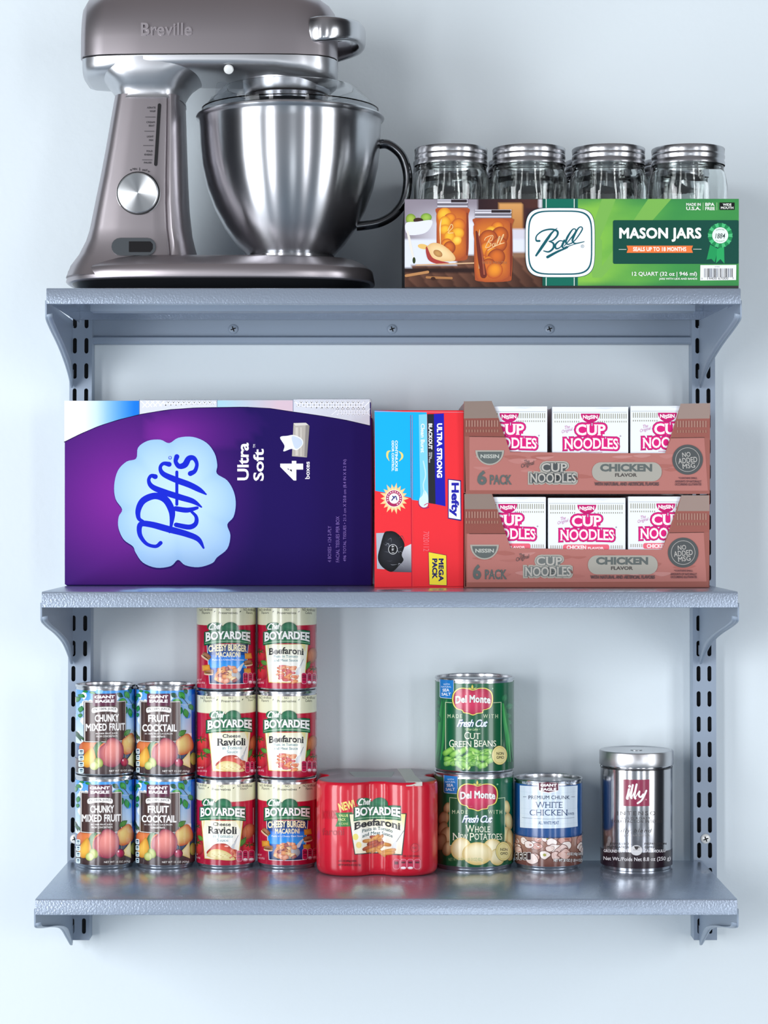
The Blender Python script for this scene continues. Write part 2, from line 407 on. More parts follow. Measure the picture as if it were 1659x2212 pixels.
# ------------------------------------------------------------------ slotted uprights
def slotted(name, xl, xr, slots, ztop, zbot, side, label):
    """front plate with real slots (a grid with holes), two side flanges"""
    r = tag(bpy.data.objects.new(name, None), label, 'shelf upright'); COL.objects.link(r)
    xc = (xl+xr)/2; r.location = E(xc, 0, zbot)
    bm = bmesh.new(); w2 = (xr-xl)/2; yf = -.029; H = ztop-zbot
    hw, hh = .0026, .0101
    cx = [s-xc for s in slots]
    zs0 = (VY-1455.5)*2.82/F - zbot; n0 = math.floor((0-zs0)/.0325)
    zc = [zs0+.0325*k for k in range(n0, 60) if .012 < zs0+.0325*k < H-.012]
    def hole(x, z):
        pts = []
        for a0, zz in ((0, z+hh-hw), (180, z-hh+hw)):
            for i in range(5): t = math.radians(a0+45*i); pts.append((x+hw*math.cos(t), zz+hw*math.sin(t)))
        return pts
    cuts = [0]+[(a+b)/2 for a, b in zip(zc, zc[1:])]+[H]
    xm = [-w2, sum(cx)/2, w2]
    for zi, z in enumerate(zc):
        z0, z1 = cuts[zi], cuts[zi+1]
        for xi, x in enumerate(cx):
            x0, x1 = xm[xi], xm[xi+1]
            h = hole(x, z); n = len(h)                 # ring from hole to cell border
            o_ = []
            for (hx_, hz_) in h:
                dx, dz = hx_-x, hz_-z
                if abs(dz) > hh-hw+1e-5 and abs(dx) < hw*.9: o_.append((hx_, z1 if dz > 0 else z0))
                else: o_.append((x1 if dx > 0 else x0, hz_))
            hv = [bm.verts.new((a, yf, b)) for a, b in h]; ov = [bm.verts.new((a, yf, b)) for a, b in o_]
            hb = [bm.verts.new((a, yf+.002, b)) for a, b in h]
            for i in range(n):
                j = (i+1) % n
                a, b = o_[i], o_[j]
                pts = [hv[i], ov[i]]
                if abs(a[0]-b[0]) > 1e-6 and abs(a[1]-b[1]) > 1e-6:
                    kx = x1 if max(a[0], b[0]) > x+hw*1.01 else x0; kz = z1 if (a[1]+b[1])/2 > z else z0
                    pts.append(bm.verts.new((kx, yf, kz)))
                pts += [ov[j], hv[j]]
                bm.faces.new(pts); bm.faces.new((hv[i], hv[j], hb[j], hb[i]))
    for sx in (-1, 1):                                   # side flanges and bent back returns
        a, b = sorted((sx*w2, sx*(w2-.0015))); box(bm, a, b, yf+.0004, -.0005, 0, H)
    box(bm, -w2, w2, yf+.0004, yf+.0015, -.0006, .0004); box(bm, -w2, w2, yf+.0004, yf+.0015, H-.0004, H+.0006)
    o = obj('slotted_channel', bm, M['paint_s'], r, smooth=False)
    bm = bmesh.new(); box(bm, -w2+.0016, w2-.0016, yf+.010, yf+.012, .002, H-.002); obj('slot_shade_sheet', bm, mat('slot_shade', '#23272d', .6), r, smooth=False)  # added sheet, its dark colour stands for the shade inside the channel
    return r
XL0, XL1 = P(144.6, 0, -.029)[0], P(193, 0, -.029)[0]
XR0, XR1 = P(1499, 0, -.029)[0], P(1549, 0, -.029)[0]
SL = [P(156, 0, -.029)[0], P(181, 0, -.029)[0]]; SR = [P(1511, 0, -.029)[0], P(1534.5, 0, -.029)[0]]
ZT, ZB = P(0, 660, -.029)[1], P(0, 2030, -.029)[1]
upL = slotted('slotted_upright', XL0, XL1, SL, ZT, ZB, -1, 'grey slotted steel upright screwed to the wall at the left end of the shelves')
upR = slotted('slotted_upright', XR0, XR1, SR, ZT, ZB, 1, 'grey slotted steel upright screwed to the wall at the right end of the shelves')
upL.rotation_euler[1] = math.radians(.25); upR.rotation_euler[1] = math.radians(-.2)
def screw(name, px, py, y, parent, r=.0058, m=None):
    x, z = P(px, py, y); bm = bmesh.new()
    prof = [(0, -.0006), (r*.25, -.0006)]
    lathe(bm, [(r, 0), (r, .0006), (r*.8, .0018), (r*.45, .0025), (0, .0027)], 24)
    for a in (20, 110):                                   # cross recess
        c, s = math.cos(math.radians(a)), math.sin(math.radians(a)); l, w_ = r*.55, r*.12
        q = [(l, w_), (-l, w_), (-l, -w_), (l, -w_)]; v = [bm.verts.new((X*c-Y*s, X*s+Y*c, .00285)) for X, Y in q]; f = bm.faces.new(v); f.material_index = 1
    bmesh.ops.rotate(bm, verts=bm.verts, matrix=Matrix.Rotation(PI/2, 3, 'X'))
    me = bpy.data.meshes.new(name); bm.to_mesh(me); bm.free()
    o = link(name, me, None, [m or M['zinc'], M['dark']], True, 30)
    o.location = E(x, y, z)
    if parent:
        o.parent = parent; o.location = (x-parent.location[0], y-parent.location[1], z+CZ-parent.location[2])
    return o
M['white_s'] = mat('bright_screw', '#eef0ee', .35, .2)
screw('screw', 1525, 1812, -.0296, upR, .0062, M['white_s']); screw('screw', 161, 1812, -.0296, upL, .0062, M['white_s'])

# ------------------------------------------------------------------ hang rail
x0, x1 = XL1+.001, XR0-.001
zt, zm, zb = P(0, 668, -.02)[1], P(0, 727, -.02)[1], P(0, 743, -.02)[1]
r = empty('hang_rail', E((x0+x1)/2, 0, zb), 'long grey steel rail fixed to the wall by three screws, under the top shelf', 'rail')
bm = bmesh.new(); L = (x1-x0)/2
prof = [(-.0005, 0), (-.019, 0), (-.021, .002), (-.021, zm-zb-.001), (-.0105, zm-zb+.0015), (-.0105, zt-zb-.004), (-.014, zt-zb), (-.0005, zt-zb)]
loft(bm, [[(-L, a, b) for a, b in prof], [(L, a, b) for a, b in prof]])
obj('channel', bm, M['paint_s'], r, smooth=False, bevel=.0008)
for px in (504, 847, 1187): screw('screw', px, 711, -.0108, r, .0062, M['paint_s'])

# ------------------------------------------------------------------ shelves
SY0, SY1 = -.311, -.0295
def shelf(pxl, pxr, ztop, label):
    xl, xr = P(pxl, 0, SY0)[0], P(pxr, 0, SY0)[0]; hw = (xr-xl)/2; xc = (xl+xr)/2
    r = empty('metal_shelf', E(xc, (SY0+SY1)/2, ztop), label, 'shelf', 'grey wall shelves')
    d = (SY1-SY0)/2; H = .0186; t = .0012
    bm = bmesh.new(); rd = .0022
    prof = [(-d+.012, -H), (-d+.001, -H)]
    prof = [(-d, -H), (-d, -rd), (-d+rd*.3, -rd*.3), (-d+rd, 0), (d-.001, 0), (d, -.001), (d, -.0125), (d-t, -.0125), (d-t, -t), (-d+rd+t, -t), (-d+t, -rd-t), (-d+t, -H+t), (-d+.012, -H+t), (-d+.012, -H)]
    loft(bm, [[(-hw, a, b) for a, b in prof], [(hw, a, b) for a, b in prof]])
    obj('shelf_plate', bm, M['paint'], r, angle=40, bevel=.0004, seg=1)
    for sx in (-1, 1):
        bm = bmesh.new(); box(bm, min(sx*hw, sx*(hw-t)), max(sx*hw, sx*(hw-t)), -d+.0015, d-.002, -.016, -.001)
        obj('end_lip', bm, M['paint'], r, smooth=False)
    bm = bmesh.new(); a = -d+.115; L = hw-.036
    pf = [(a, -t), (a, -.0162), (a+.03, -.0162), (a+.03, -t), (a+.0288, -t), (a+.0288, -.015), (a+.0012, -.015), (a+.0012, -t)]
    loft(bm, [[(-L, p, q) for p, q in pf], [(L, p, q) for p, q in pf]])
    obj('stiffener', bm, M['paint_s'], r, smooth=False)
    return r
ZS1, ZS2, ZS3 = (VY-622)*(DW+SY0)/F, (VY-1278)*(DW+SY0)/F, (VY-1942)*(DW+SY0)/F
sh1 = shelf(100, 1600, ZS1, 'top grey metal shelf, the one carrying the stand mixer and the jars')
sh2 = shelf(90, 1594, ZS2, 'middle grey metal shelf, the one carrying the purple pack and the noodle trays')
sh3 = shelf(76, 1593, ZS3, 'bottom grey metal shelf, the one carrying the cans')

# ------------------------------------------------------------------ brackets
def bracket(X, ztop, sgn, tip, label, xf):
    r = empty('shelf_bracket', E(X, -.03, ztop), label, 'bracket', 'shelf brackets'); r.rotation_euler[2] = (P(xf, 0, -.272)[0]-X)/.242
    bm = bmesh.new(); t = .0009
    zt = -.0135; yF = -.272
    # side plate outline (y, z) from the upright to the front, lower edge runs diagonal down to the tip
    low = catmull([(yF, -.030), (yF+.006, -.036), (-.225, -.0445), (-.155, -.0565), (-.09, -.071), (-.045, tip*.84), (-.015, tip+.003), (-.004, tip)], 5)
    top = [(-.0005, tip+.004), (-.0005, zt), (yF, zt)]
    pts = [p for p in low]+top
    for x in (-t, t): pass
    loft(bm, [[(-t, a, b) for a, b in pts], [(t, a, b) for a, b in pts]])
    # bent flange turned outwards along the lower edge
    n = len(low); wd = .0075
    A = [bm.verts.new((0, a, b)) for a, b in low]; B = []
    for i, (a, b) in enumerate(low):
        k = min(1, (n-1-i)/14)
        B.append(bm.verts.new((-sgn*wd*k, a+.001, b+.0015*k)))
    for i in range(n-1): bm.faces.new((A[i], A[i+1], B[i+1], B[i]))
    o = obj('bracket_plate', bm, M['paint_s'], r, angle=50)
    sm = o.modifiers.new('thick', 'SOLIDIFY'); sm.thickness = .0006
    for zh in (-.032, tip+.012):
        bm = bmesh.new(); box(bm, -.0013, .0013, .0, .010, zh, zh+.012); obj('hook', bm, M['paint_s'], r, smooth=False)
    return r
XBL, XBR = P(156, 0, -.03)[0], P(1512, 0, -.03)[0]
for nm, z, tp, fl_, fr_ in (('top', ZS1, 838, 106, 1590), ('middle', ZS2, 1435, 97, 1585), ('bottom', ZS3, 2042, 85, 1584)):
    tipL = P(0, tp, -.035)[1]-z
    bracket(XBL, z, -1, tipL, 'grey triangular bracket under the left end of the %s shelf' % nm, fl_)
    bracket(XBR, z, 1, tipL, 'grey triangular bracket under the right end of the %s shelf' % nm, fr_)

# ------------------------------------------------------------------ stand mixer
MY = -.17
def mx(px): return P(px, 0, MY)[0]
def mz(py, y=MY): return P(0, py, y)[1]
mxr = empty('stand_mixer', E(mx(480), MY, ZS1), 'large gunmetal grey stand mixer with a steel bowl, at the left on the top shelf', 'stand mixer')
X0 = mx(480)
def lx(px): return mx(px)-X0
def lz(py, y=MY): return mz(py, y)-ZS1
def stack(levels, e=3, n=72):
    """levels: (height, x left px, x right px, half depth)"""
    return [[(p[0], p[1], h) for p in sellipse((lx(a)+lx(b))/2, 0, (lx(b)-lx(a))/2, hd, n, e)] for h, a, b, hd in levels]
bm = bmesh.new(); loft(bm, stack([(.0004, 190, 762, .078), (.004, 178, 775, .084), (.0165, 160, 800, .094), (.0185, 160, 800, .094)], 3)); obj('foot', bm, M['rubber'], mxr)
bm = bmesh.new(); loft(bm, stack([(.0165, 153, 804, .0950), (.0172, 149, 808, .0975), (.0185, 147, 810, .0985), (.0315, 151, 806, .0970), (.0335, 154, 803, .0953), (.0375, 164, 794, .0900), (.043, 178, 778, .0825), (.0458, 188, 765, .077), (.0465, 200, 750, .072)], 3)); obj('base', bm, M['hamm'], mxr, angle=60)
# column: flares out of the base, narrows upwards
zz = lambda py: lz(py, MY-.05)
colL = [(598, 150, 440, .080), (575, 158, 432, .074), (550, 176, 428, .070), (520, 191, 420, .0665), (495, 199, 414, .0655), (440, 210, 408, .0635), (380, 222, 405, .061), (320, 233, 403, .0585), (260, 243, 401, .056), (225, 249, 400, .0545), (203, 253, 399, .0535)]
def col_hd(h):
    pts = [(zz(p), hd) for p, a, b, hd in colL]
    for (z0, h0), (z1, h1) in zip(pts, pts[1:]):
        if z0 <= h <= z1: return h0+(h1-h0)*(h-z0)/(z1-z0)
    return pts[-1][1]
bm = bmesh.new(); rings = []
for py, a, b, hd in colL:
    h = zz(py); xa, xb = lx(a), lx(b); W = xb-xa; g = xa+W*.80
    pts = []
    # outline front side (y negative) from left to right, with the groove before the rounded pillar; mirrored behind
    fr = [(xa, 0), (xa+W*.004, -hd*.45), (xa+W*.03, -hd*.75), (xa+W*.09, -hd*.93), (xa+W*.18, -hd*.99), (xa+W*.34, -hd), (xa+W*.5, -hd), (xa+W*.66, -hd*.99), (g-W*.02, -hd*.985), (g-W*.004, -hd*.97), (g+W*.002, -hd*.93), (g+W*.01, -hd*.95), (g+W*.05, -hd*.985), (g+W*.10, -hd*.93), (g+W*.155, -hd*.75), (g+W*.19, -hd*.42), (xb, 0)]
    rings.append([(x, y, h) for x, y in fr]+[(x, -y, h) for x, y in fr[-2:0:-1]])
loft(bm, rings); obj('column', bm, M['hamm'], mxr, angle=50)
bm = bmesh.new(); loft(bm, stack([(zz(204), 256, 397, .0515), (zz(199), 256, 397, .0515)], 2.6)); obj('column_seam', bm, M['rubber'], mxr)
# head: lower shell with the neck, upper shell
zs_ = lz(119, MY-.07)
bm = bmesh.new()
sec = [(187, .040, .020), (190, .048, .0225), (200, .056, .0235), (225, .064, .0235), (260, .068, .023), (330, .0715, .020), (420, .073, .0175), (520, .074, .018), (600, .074, .022), (650, .072, .027), (690, .066, .0305), (712, .057, .030), (724, .046, .026), (729, .036, .020)]
rings = []
for px, hw_, dp in sec:
    ring = []
    for i in range(33):
        t = PI*i/32; c, s = math.cos(t), math.sin(t)
        ring.append((lx(px), -hw_*math.copysign(abs(c)**.55, c), zs_-dp*s**.62))
    ring += [(lx(px), hw_*k, zs_) for k in (.5, 0, -.5)]
    rings.append(ring)
loft(bm, rings)
nk = [(zs_-.001, 205, 480, .0712), (zs_-.010, 209, 460, .0708), (zs_-.018, 220, 432, .0695), (zs_-.025, 234, 415, .066), (zs_-.032, 244, 406, .062), (zz(212), 250, 401, .057), (zz(199), 253, 399, .0545)]
nk.sort(key=lambda k: -k[0]); loft(bm, stack(nk, 3.2))
obj('head_underside', bm, M['hamm_lit'], mxr, angle=70)
bm = bmesh.new(); loft(bm, stack([(zs_-.001, 188, 727, .0725), (zs_+.0012, 188, 727, .0725)], 2.9)); obj('head_seam', bm, M['rubber'], mxr)
bm = bmesh.new(); rings = []
up = [(184, .040, .010, .058), (188, .052, 0, .066), (200, .063, 0, .0755), (240, .070, 0, .084), (320, .0735, 0, .089), (430, .0745, 0, .090), (560, .0745, 0, .089), (640, .073, 0, .085), (690, .067, 0, .0765), (712, .059, 0, .068), (724, .048, 0, .059), (729, .037, .004, .045)]
for px, hw_, lo, hi in up:
    ring = []
    for i in range(33):
        t = PI*i/32; c, s = math.cos(t), math.sin(t)
        ring.append((lx(px), -hw_*math.copysign(abs(c)**.5, c)*(1-.09*s), zs_+.0012+(hi)*s**.6))
    ring += [(lx(px), hw_*k, zs_+.0012) for k in (.5, 0, -.5)]
    rings.append(ring)
loft(bm, rings); obj('head_shell', bm, M['hamm'], mxr, angle=60)
# hinge under the tail of the head
bm = bmesh.new(); tube(bm, [(lx(208), -.035, lz(160)), (lx(208), .035, lz(160))], .0078, 24)
obj('hinge', bm, M['hamm_lit'], mxr)
# planetary hub above the bowl
bcx = lx(627)
bm = bmesh.new(); hz = lz(181, MY-.05)
lathe(bm, [(0, hz+.018), (.054, hz+.018), (.0535, hz+.004), (.0515, hz-.004), (.0505, hz-.0055), (0, hz-.0055)][::-1], 64, bcx-.004, 0)
hub = obj('drive_hub', bm, M['hamm_lit'], mxr, angle=25)
bm = bmesh.new(); lathe(bm, [(.0485, hz-.0050), (.0500, hz-.0075), (.0490, hz-.013), (.043, hz-.0195), (.032, hz-.0225), (0, hz-.023)], 64, bcx-.004, 0); obj('hub_cup', bm, mat('dark_steel_cup', '#77787c', .22, 1.0), hub, angle=25)
bm = bmesh.new(); x_, z_ = lx(502), lz(153, MY-.055)
lathe(bm, [(0, .0), (.006, .0), (.0052, .002), (0, .0032)], 20); bmesh.ops.rotate(bm, verts=bm.verts, matrix=Matrix.Rotation(math.radians(120), 3, 'X')); bmesh.ops.translate(bm, verts=bm.verts, vec=(x_, -.0675, zs_-.0165))
obj('hub_screw', bm, M['white_s'], mxr)
# bowl
BZ = .0462
prof = [(.053, 0), (.0555, .0012), (.0555, .005), (.053, .007), (.056, .010), (.0665, .021), (.0800, .040), (.0925, .064), (.1015, .089), (.1072, .115), (.1098, .140), (.1107, .160), (.1115, .1705), (.1125, .172), (.1143, .1732), (.1152, .1752), (.1145, .1772), (.1125, .178), (.1105, .1765), (.1095, .17), (.1085, .14), (.106, .115), (.1, .089), (.09, .064), (.077, .041), (.06, .02), (.04, .010), (0, .009)]
prof = [(0, .002)]+prof
bm = bmesh.new(); lathe(bm, prof, 96)
bowl = obj('mixing_bowl', bm, M['steel'], mxr, angle=40); bowl.location = (bcx, 0, BZ)
def bl(px, py): return (lx(px)-bcx, 0, lz(py)-BZ)
pth = catmull([bl(812, 313), bl(838, 312), bl(866, 334), bl(879, 368), bl(880, 402), bl(872, 436), bl(850, 464), bl(822, 480), bl(796, 486), bl(770, 489)], 5)
bm = bmesh.new(); tube(bm, pth, [.0058]*len(pth), 16, sx=1.35)
for q, a in ((bl(814, 313), 1), ):
    box(bm, q[0]-.006, q[0]+.003, -.009, .009, q[2]-.009, q[2]+.009)
obj('bowl_handle', bm, M['chrome_d'], bowl, angle=40)
# splash guard: clear ring cone with a pouring chute
bm = bmesh.new(); g0 = lz(238)
lathe(bm, [(.1075, g0-.006), (.1085, g0), (.098, g0+.010), (.083, g0+.025), (.078, g0+.0265), (.0768, g0+.0255), (.082, g0+.0235), (.0965, g0+.0085), (.1065, g0-.001), (.106, g0-.006)], 80, bcx, 0, close=True)
obj('splash_guard', bm, M['plast'], mxr, angle=30)
c0 = lx(456); c1 = lx(505); zt_ = lz(178, MY-.04)
ol = catmull([(c0, g0), (c0+.003, g0+.008), (lx(470), g0+.011), (lx(472), zt_-.004), (lx(478), zt_), (lx(500), zt_), (c1+.02, zt_-.004), (c1+.025, g0)], 4)
ring1 = [(a, -.04, b) for a, b in ol]; ring2 = [(a, -.0385, b) for a, b in ol]
for ya_ in (-.04, .03):
    bm = bmesh.new(); loft(bm, [[(a, ya_, b) for a, b in ol], [(a, ya_+.0015, b) for a, b in ol]]); obj('chute_panel', bm, M['plast'], mxr, smooth=False)
# chrome tilt handle at the nose
bm = bmesh.new(); hp = []
zt0, zt1 = lz(42, MY-.05), lz(97, MY-.05)
path = [(lx(676), -.063, 1.0), (lx(700), -.069, 1.0), (lx(730), -.063, .92), (lx(757), -.049, .86), (lx(774), -.030, .84), (lx(781), 0, .84), (lx(774), .030, .84), (lx(757), .049, .86), (lx(730), .063, .92), (lx(700), .069, 1.0), (lx(676), .063, 1.0)]
pc = catmull(path, 6); rings = []
for i, (x_, y_, k) in enumerate(pc):
    a = pc[max(i-1, 0)]; b = pc[min(i+1, len(pc)-1)]; dx, dy = b[0]-a[0], b[1]-a[1]; l = math.hypot(dx, dy); nx, ny = dy/l, -dx/l
    T = .0052; zc = (zt0+zt1)/2+.0035*(1-k)*6; hh = (zt0-zt1)/2*k
    ring = [(x_+nx*T*c_*1.0, y_+ny*T*c_, zc+hh*s_) for c_, s_ in [(math.copysign(abs(math.cos(t))**.7, math.cos(t)), math.copysign(abs(math.sin(t))**.6, math.sin(t))) for t in [2*PI*j/16 for j in range(16)]]]
    rings.append(ring)
loft(bm, rings); obj('tilt_handle', bm, M['chrome'], mxr, angle=50)
# dial, speed slot, display and lettering on the column
def cy(h): return -col_hd(h)
def colpt(px, py):
    y = -.06
    for _ in range(3):
        x, z = P(px, py, MY+y); y = cy(z-ZS1)
    return x-X0, y, z-ZS1
x_, y_, z_ = colpt(299, 418)
bm = bmesh.new(); lathe(bm, [(.0262, -.003), (.0262, .001), (.0245, .0012), (.0242, .0062), (.0236, .0072), (.0228, .0076), (0, .0070)], 72)
bmesh.ops.rotate(bm, verts=bm.verts, matrix=Matrix.Rotation(PI/2, 3, 'X'))
o = obj('speed_dial', bm, [M['alu']], mxr, angle=25); o.location = (x_, y_, z_)
bm = bmesh.new(); lathe(bm, [(0, 0), (.0258, 0), (.0258, .0028), (.0240, .003), (0, .003)], 60); bmesh.ops.rotate(bm, verts=bm.verts, matrix=Matrix.Rotation(PI/2, 3, 'X'))
o = obj('dial_ring', bm, M['black'], mxr); o.location = (x_, y_-.0002, z_)
def pill(name, pts, dep, m, parent):
    bm = bmesh.new(); loft(bm, [[(p[0], p[1]+.002, p[2]) for p in pts], [(p[0], p[1]-dep, p[2]) for p in pts]]); return obj(name, bm, m, parent, smooth=False, bevel=.0003, seg=1)
def pillpts(xa, ya, xb, yb, r):                       # capsule between two pixel points, radius px
    dx, dy = xb-xa, yb-ya; a = math.atan2(dy, dx); out = []
    for i in range(9): t = a-PI/2+PI*i/8; out.append((xb+r*math.cos(t), yb+r*math.sin(t)))
    for i in range(9): t = a+PI/2+PI*i/8; out.append((xa+r*math.cos(t), ya+r*math.sin(t)))
    return [colpt(*p) for p in out]
pill('speed_slot', pillpts(344.5, 227, 336.5, 355, 3.6), .0006, M['black'], mxr)
M['disp'] = mat('display_surround', '#474c50', .35, spec=.5)
pl = pill('display', pillpts(260, 533, 318, 533, 19), .0018, M['disp'], mxr)
pp = [colpt(*p) for p in ((279, 522), (325, 522), (330, 528), (330, 538), (325, 545), (279, 545))]
pill('display_screen', [(a, b-.0016, c) for a, b, c in pp], .001, M['black'], pl)
class Colm(Flat):
    step = None
    def __init__(s): pass
    def inv(s, px, py): a = colpt(px, py); return a[0], a[2]
    def pos(s, u, v, off): return (u, cy(v)-off, v)
    def nrm(s, u, v): return (0, -1, 0)
A = Art(Colm(), gap=.00004)
A.view(130, 0, 3.457)
K = '#2b292d'
for t, x0_, y0_, x1_, y1_ in (('AERATE', 648, 797, 712, 810), ('WHIP', 668, 824, 712, 837), ('CREAM', 644, 906, 706, 919), ('BEAT', 662, 932, 704, 945), ('LIGHT', 648, 1013, 697, 1026), ('MIX', 664, 1040, 696, 1053), ('FOLD', 645, 1122, 690, 1135), ('KNEAD', 629, 1148, 688, 1161), ('PAUSE', 626, 1208, 682, 1221), ('MIN', 540, 1255, 574, 1270), ('MAX', 614, 1263, 652, 1278)):
    A.text(t, x0_, y0_, x1_, y1_, K, bold=.02)
for x0_, x1_, y_ in ((636, 712, 874), (629, 703, 980), (620, 697, 1087), (612, 688, 1194)): A.rect(x0_, y_-1.5, x1_, y_+1.5, K)
A.rect(591, 1252, 596, 1274, K); A.poly([(518, 1270), (533, 1262), (533, 1276)], K); A.poly([(672, 1281), (656, 1274), (656, 1286)], K)
M['ink'] = print_mat('ink_print', .5)
A.build('speed_markings', M['ink'], mxr, base=.0002)
# raised maker's name on the head
vs, fs, _ = text_shape('Breville', .012)
bm = bmesh.new(); bv = []
hy = -.0722
for u, v in vs:
    x_, z_ = P(305+110*u, 77-27*v, MY+hy); bv.append(bm.verts.new((x_-X0, hy, z_-ZS1)))
ff = []
for f in fs:
    try: ff.append(bm.faces.new([bv[i] for i in f]))
    except ValueError: pass
ex = bmesh.ops.extrude_face_region(bm, geom=ff); bmesh.ops.translate(bm, verts=[g for g in ex['geom'] if isinstance(g, bmesh.types.BMVert)], vec=(0, -.0026, 0))
obj('raised_lettering', bm, M['hamm'], mxr, smooth=False)
# ------------------------------------------------------------------ tins
def can_body(bm, R, H, rs=None):
    """open seam rims at both ends; the base ring is small enough to sit inside the rim of a can below"""
    ri = R-.0032
    prof = [(0, .0025), (ri-.004, .0025), (ri-.002, 0), (ri, .0002), (ri+.0006, .0012), (ri+.0008, .0030), (R-.0012, .0042), (R-.0006, .0055), (R-.0006, H-.0055), (R-.0012, H-.0042), (R-.0012, H-.0036), (R+.0002, H-.0030), (R+.0004, H-.0008), (R-.0002, H), (R-.0012, H), (R-.0018, H-.0008), (R-.0020, H-.0042), (R-.006, H-.0044), (R-.009, H-.0034), (R-.012, H-.0040), (0, H-.0040)]
    if rs: prof[8:8] = rs
    lathe(bm, prof, 72)
def can(name, label, cat, px, y, R, H, z, group=None, ribs=None):
    x = P(px, 0, y)[0]
    r = empty(name, E(x, y, z), label, cat, group)
    bm = bmesh.new(); can_body(bm, R, H, ribs); obj('can_body', bm, M['tin'], r, angle=30)
    return r, x
YC = -.07; R1 = .0376
HB, PB = .1135, .1105           # pasta tins: height, stacking pitch (the rims nest)
HF, PF = .1170, .1140           # fruit tins
def leaf(A, x, y, L, W, rot, c='#2f9a45', c2='#14632f'):
    a = math.radians(rot); pts = []
    for i in range(17):
        t = i/16; u = L*(t-.5); v = W*.5*math.sin(PI*t**.9); pts.append((u, v))
    pts += [(u, -v) for u, v in pts[-2:0:-1]]
    A.shade([(x+u*math.cos(a)-v*math.sin(a), y+u*math.sin(a)+v*math.cos(a)) for u, v in pts], c, c2, x, y, 2)
    A.line(x-L*.45*math.cos(a), y-L*.45*math.sin(a), x+L*.45*math.cos(a), y+L*.45*math.sin(a), 3, c2)
GAPC = .000011
def fruit_art(kind, R, x, y, z):
    A = Art(Cyl(x, y, R, z), gap=GAPC); A.view(358-1245/5.925+0, 1460, 5.925)
    U = PI*R
    A.rawrect(-U, .0062, U, HF-.0064, '#4a3838', '#3d98e6')
    A.rawrect(-U, .043, U, HF-.0064, '#dcebf2', '#3a9ae8')
    rr = random.Random(5)
    for i in range(46):
        u = rr.uniform(-U*.7, U*.6); v = rr.uniform(.052, .108)
        A.f_ = None
        c = rr.choice(['#ffffff', '#f2f8fc', '#e8f4fc', '#2f93ea', '#1b7fe0', '#cfe6f8', '#8cc8f6'])
        pts = [(u+rr.uniform(.004, .007)*math.cos(t)*1.0, v+rr.uniform(.003, .0055)*math.sin(t)) for t in [2*PI*k/9 for k in range(9)]]
        A.rawpoly(catmull(pts, 3, True), c, same=i > 0 and False)
    A.rawrect(U*.36, .043, U*.62, HF-.0064, '#0f57c8', '#1060d8')
    # dark wood table
    A.rawrect(-U, .0062, U, .024, '#3d2e2f', '#5a4748')
    # leaves
    for a in ((860, 290, 80, 60, 80), (900, 250, 70, 50, 30), (893, 420, 90, 45, 100), (888, 500, 60, 36, 95), (935, 195, 60, 30, 10), (1010, 212, 80, 36, 15)): leaf(A, *a)
    for a in ((1450, 250, 120, 80, 50, '#4fb84e', '#1f7a38'), (1395, 330, 130, 80, 15, '#5cc04f', '#2c8d3c'), (1425, 455, 120, 66, 110, '#239149', '#0e5c30'), (1500, 480, 130, 70, 75, '#3aa84c', '#1c7c3a'), (1565, 400, 95, 60, 60, '#2c8e46', '#155c30'), (1500, 200, 70, 50, 80, '#1e7a40', '#0e5a30'), (1350, 250, 100, 60, 30, '#1c5c46', '#104434')): leaf(A, *a)
    A.stroke([(1440, 260), (1500, 330), (1540, 380)], 6, '#22301f'); A.stroke([(1400, 350), (1470, 370), (1540, 365)], 4, '#dfe8df')
    # pineapple leaves, fruit behind
    for a in ((875, 760, 150, 24, 75, '#3a6b45', '#1b3c28'), (905, 790, 130, 22, 55, '#44754c', '#1b3c28'), (850, 790, 150, 22, 95, '#3a6b45', '#1b3c28')): leaf(A, *a)
    A.ell(985, 905, 105, 95, '#e0824c', edge='#b4532f')
    # wood panel
    A.rect(920, 318, 1432, 840, '#1c1414'); A.rect(925, 323, 1427, 835, '#e8e4df'); A.rect(934, 332, 1420, 828, '#1c1414')
    A.rect(938, 336, 1416, 824, '#4b3633')
    for i in range(12):
        x0 = 942+i*40; A.rect(x0, 336, x0+rr.uniform(8, 22), 824, rr.choice(['#3f2c2a', '#5a433e', '#463230', '#62494a']), same=i > 0)
    A.rrect(1012, 226, 1302, 380, 14, '#5a1c3c'); A.text('GIANT', 1030, 248, 1276, 288, '#f6f2f4', bold=.05, space=.95); A.text('EAGLE', 1040, 302, 1270, 342, '#f6f2f4', bold=.05, space=.95, same=True)
    A.curve([(1008, 410), (1080, 398), (1155, 395), (1230, 398), (1306, 412), (1304, 470), (1230, 458), (1155, 454), (1080, 458), (1010, 470)], '#f4f2ef', 3)
    A.text('IN 100% JUICE', 1020, 412, 1296, 448, '#2b2322', bold=.02, space=1.1, bend=6)
    if kind == 'cocktail':
        A.text('FRUIT', 1026, 496, 1290, 590, '#fbfaf8', bold=.03); A.text('COCKTAIL', 952, 618, 1384, 712, '#fbfaf8', bold=.03, same=True)
        A.text('IN 100% FRUIT JUICE FROM', 985, 730, 1330, 755, '#f0eeea', bold=.02); A.text('CONCENTRATE', 1062, 765, 1240, 788, '#f0eeea', bold=.02, same=True)
    else:
        A.text('CHUNKY', 1036, 492, 1330, 586, '#fbfaf8', bold=.03); A.text('MIXED FRUIT', 940, 608, 1414, 702, '#fbfaf8', bold=.03, same=True)
        A.text('IN 100% FRUIT JUICE', 1045, 726, 1310, 750, '#f0eeea', bold=.02); A.text('FROM CONCENTRATE', 1050, 760, 1310, 784, '#f0eeea', bold=.02, same=True)
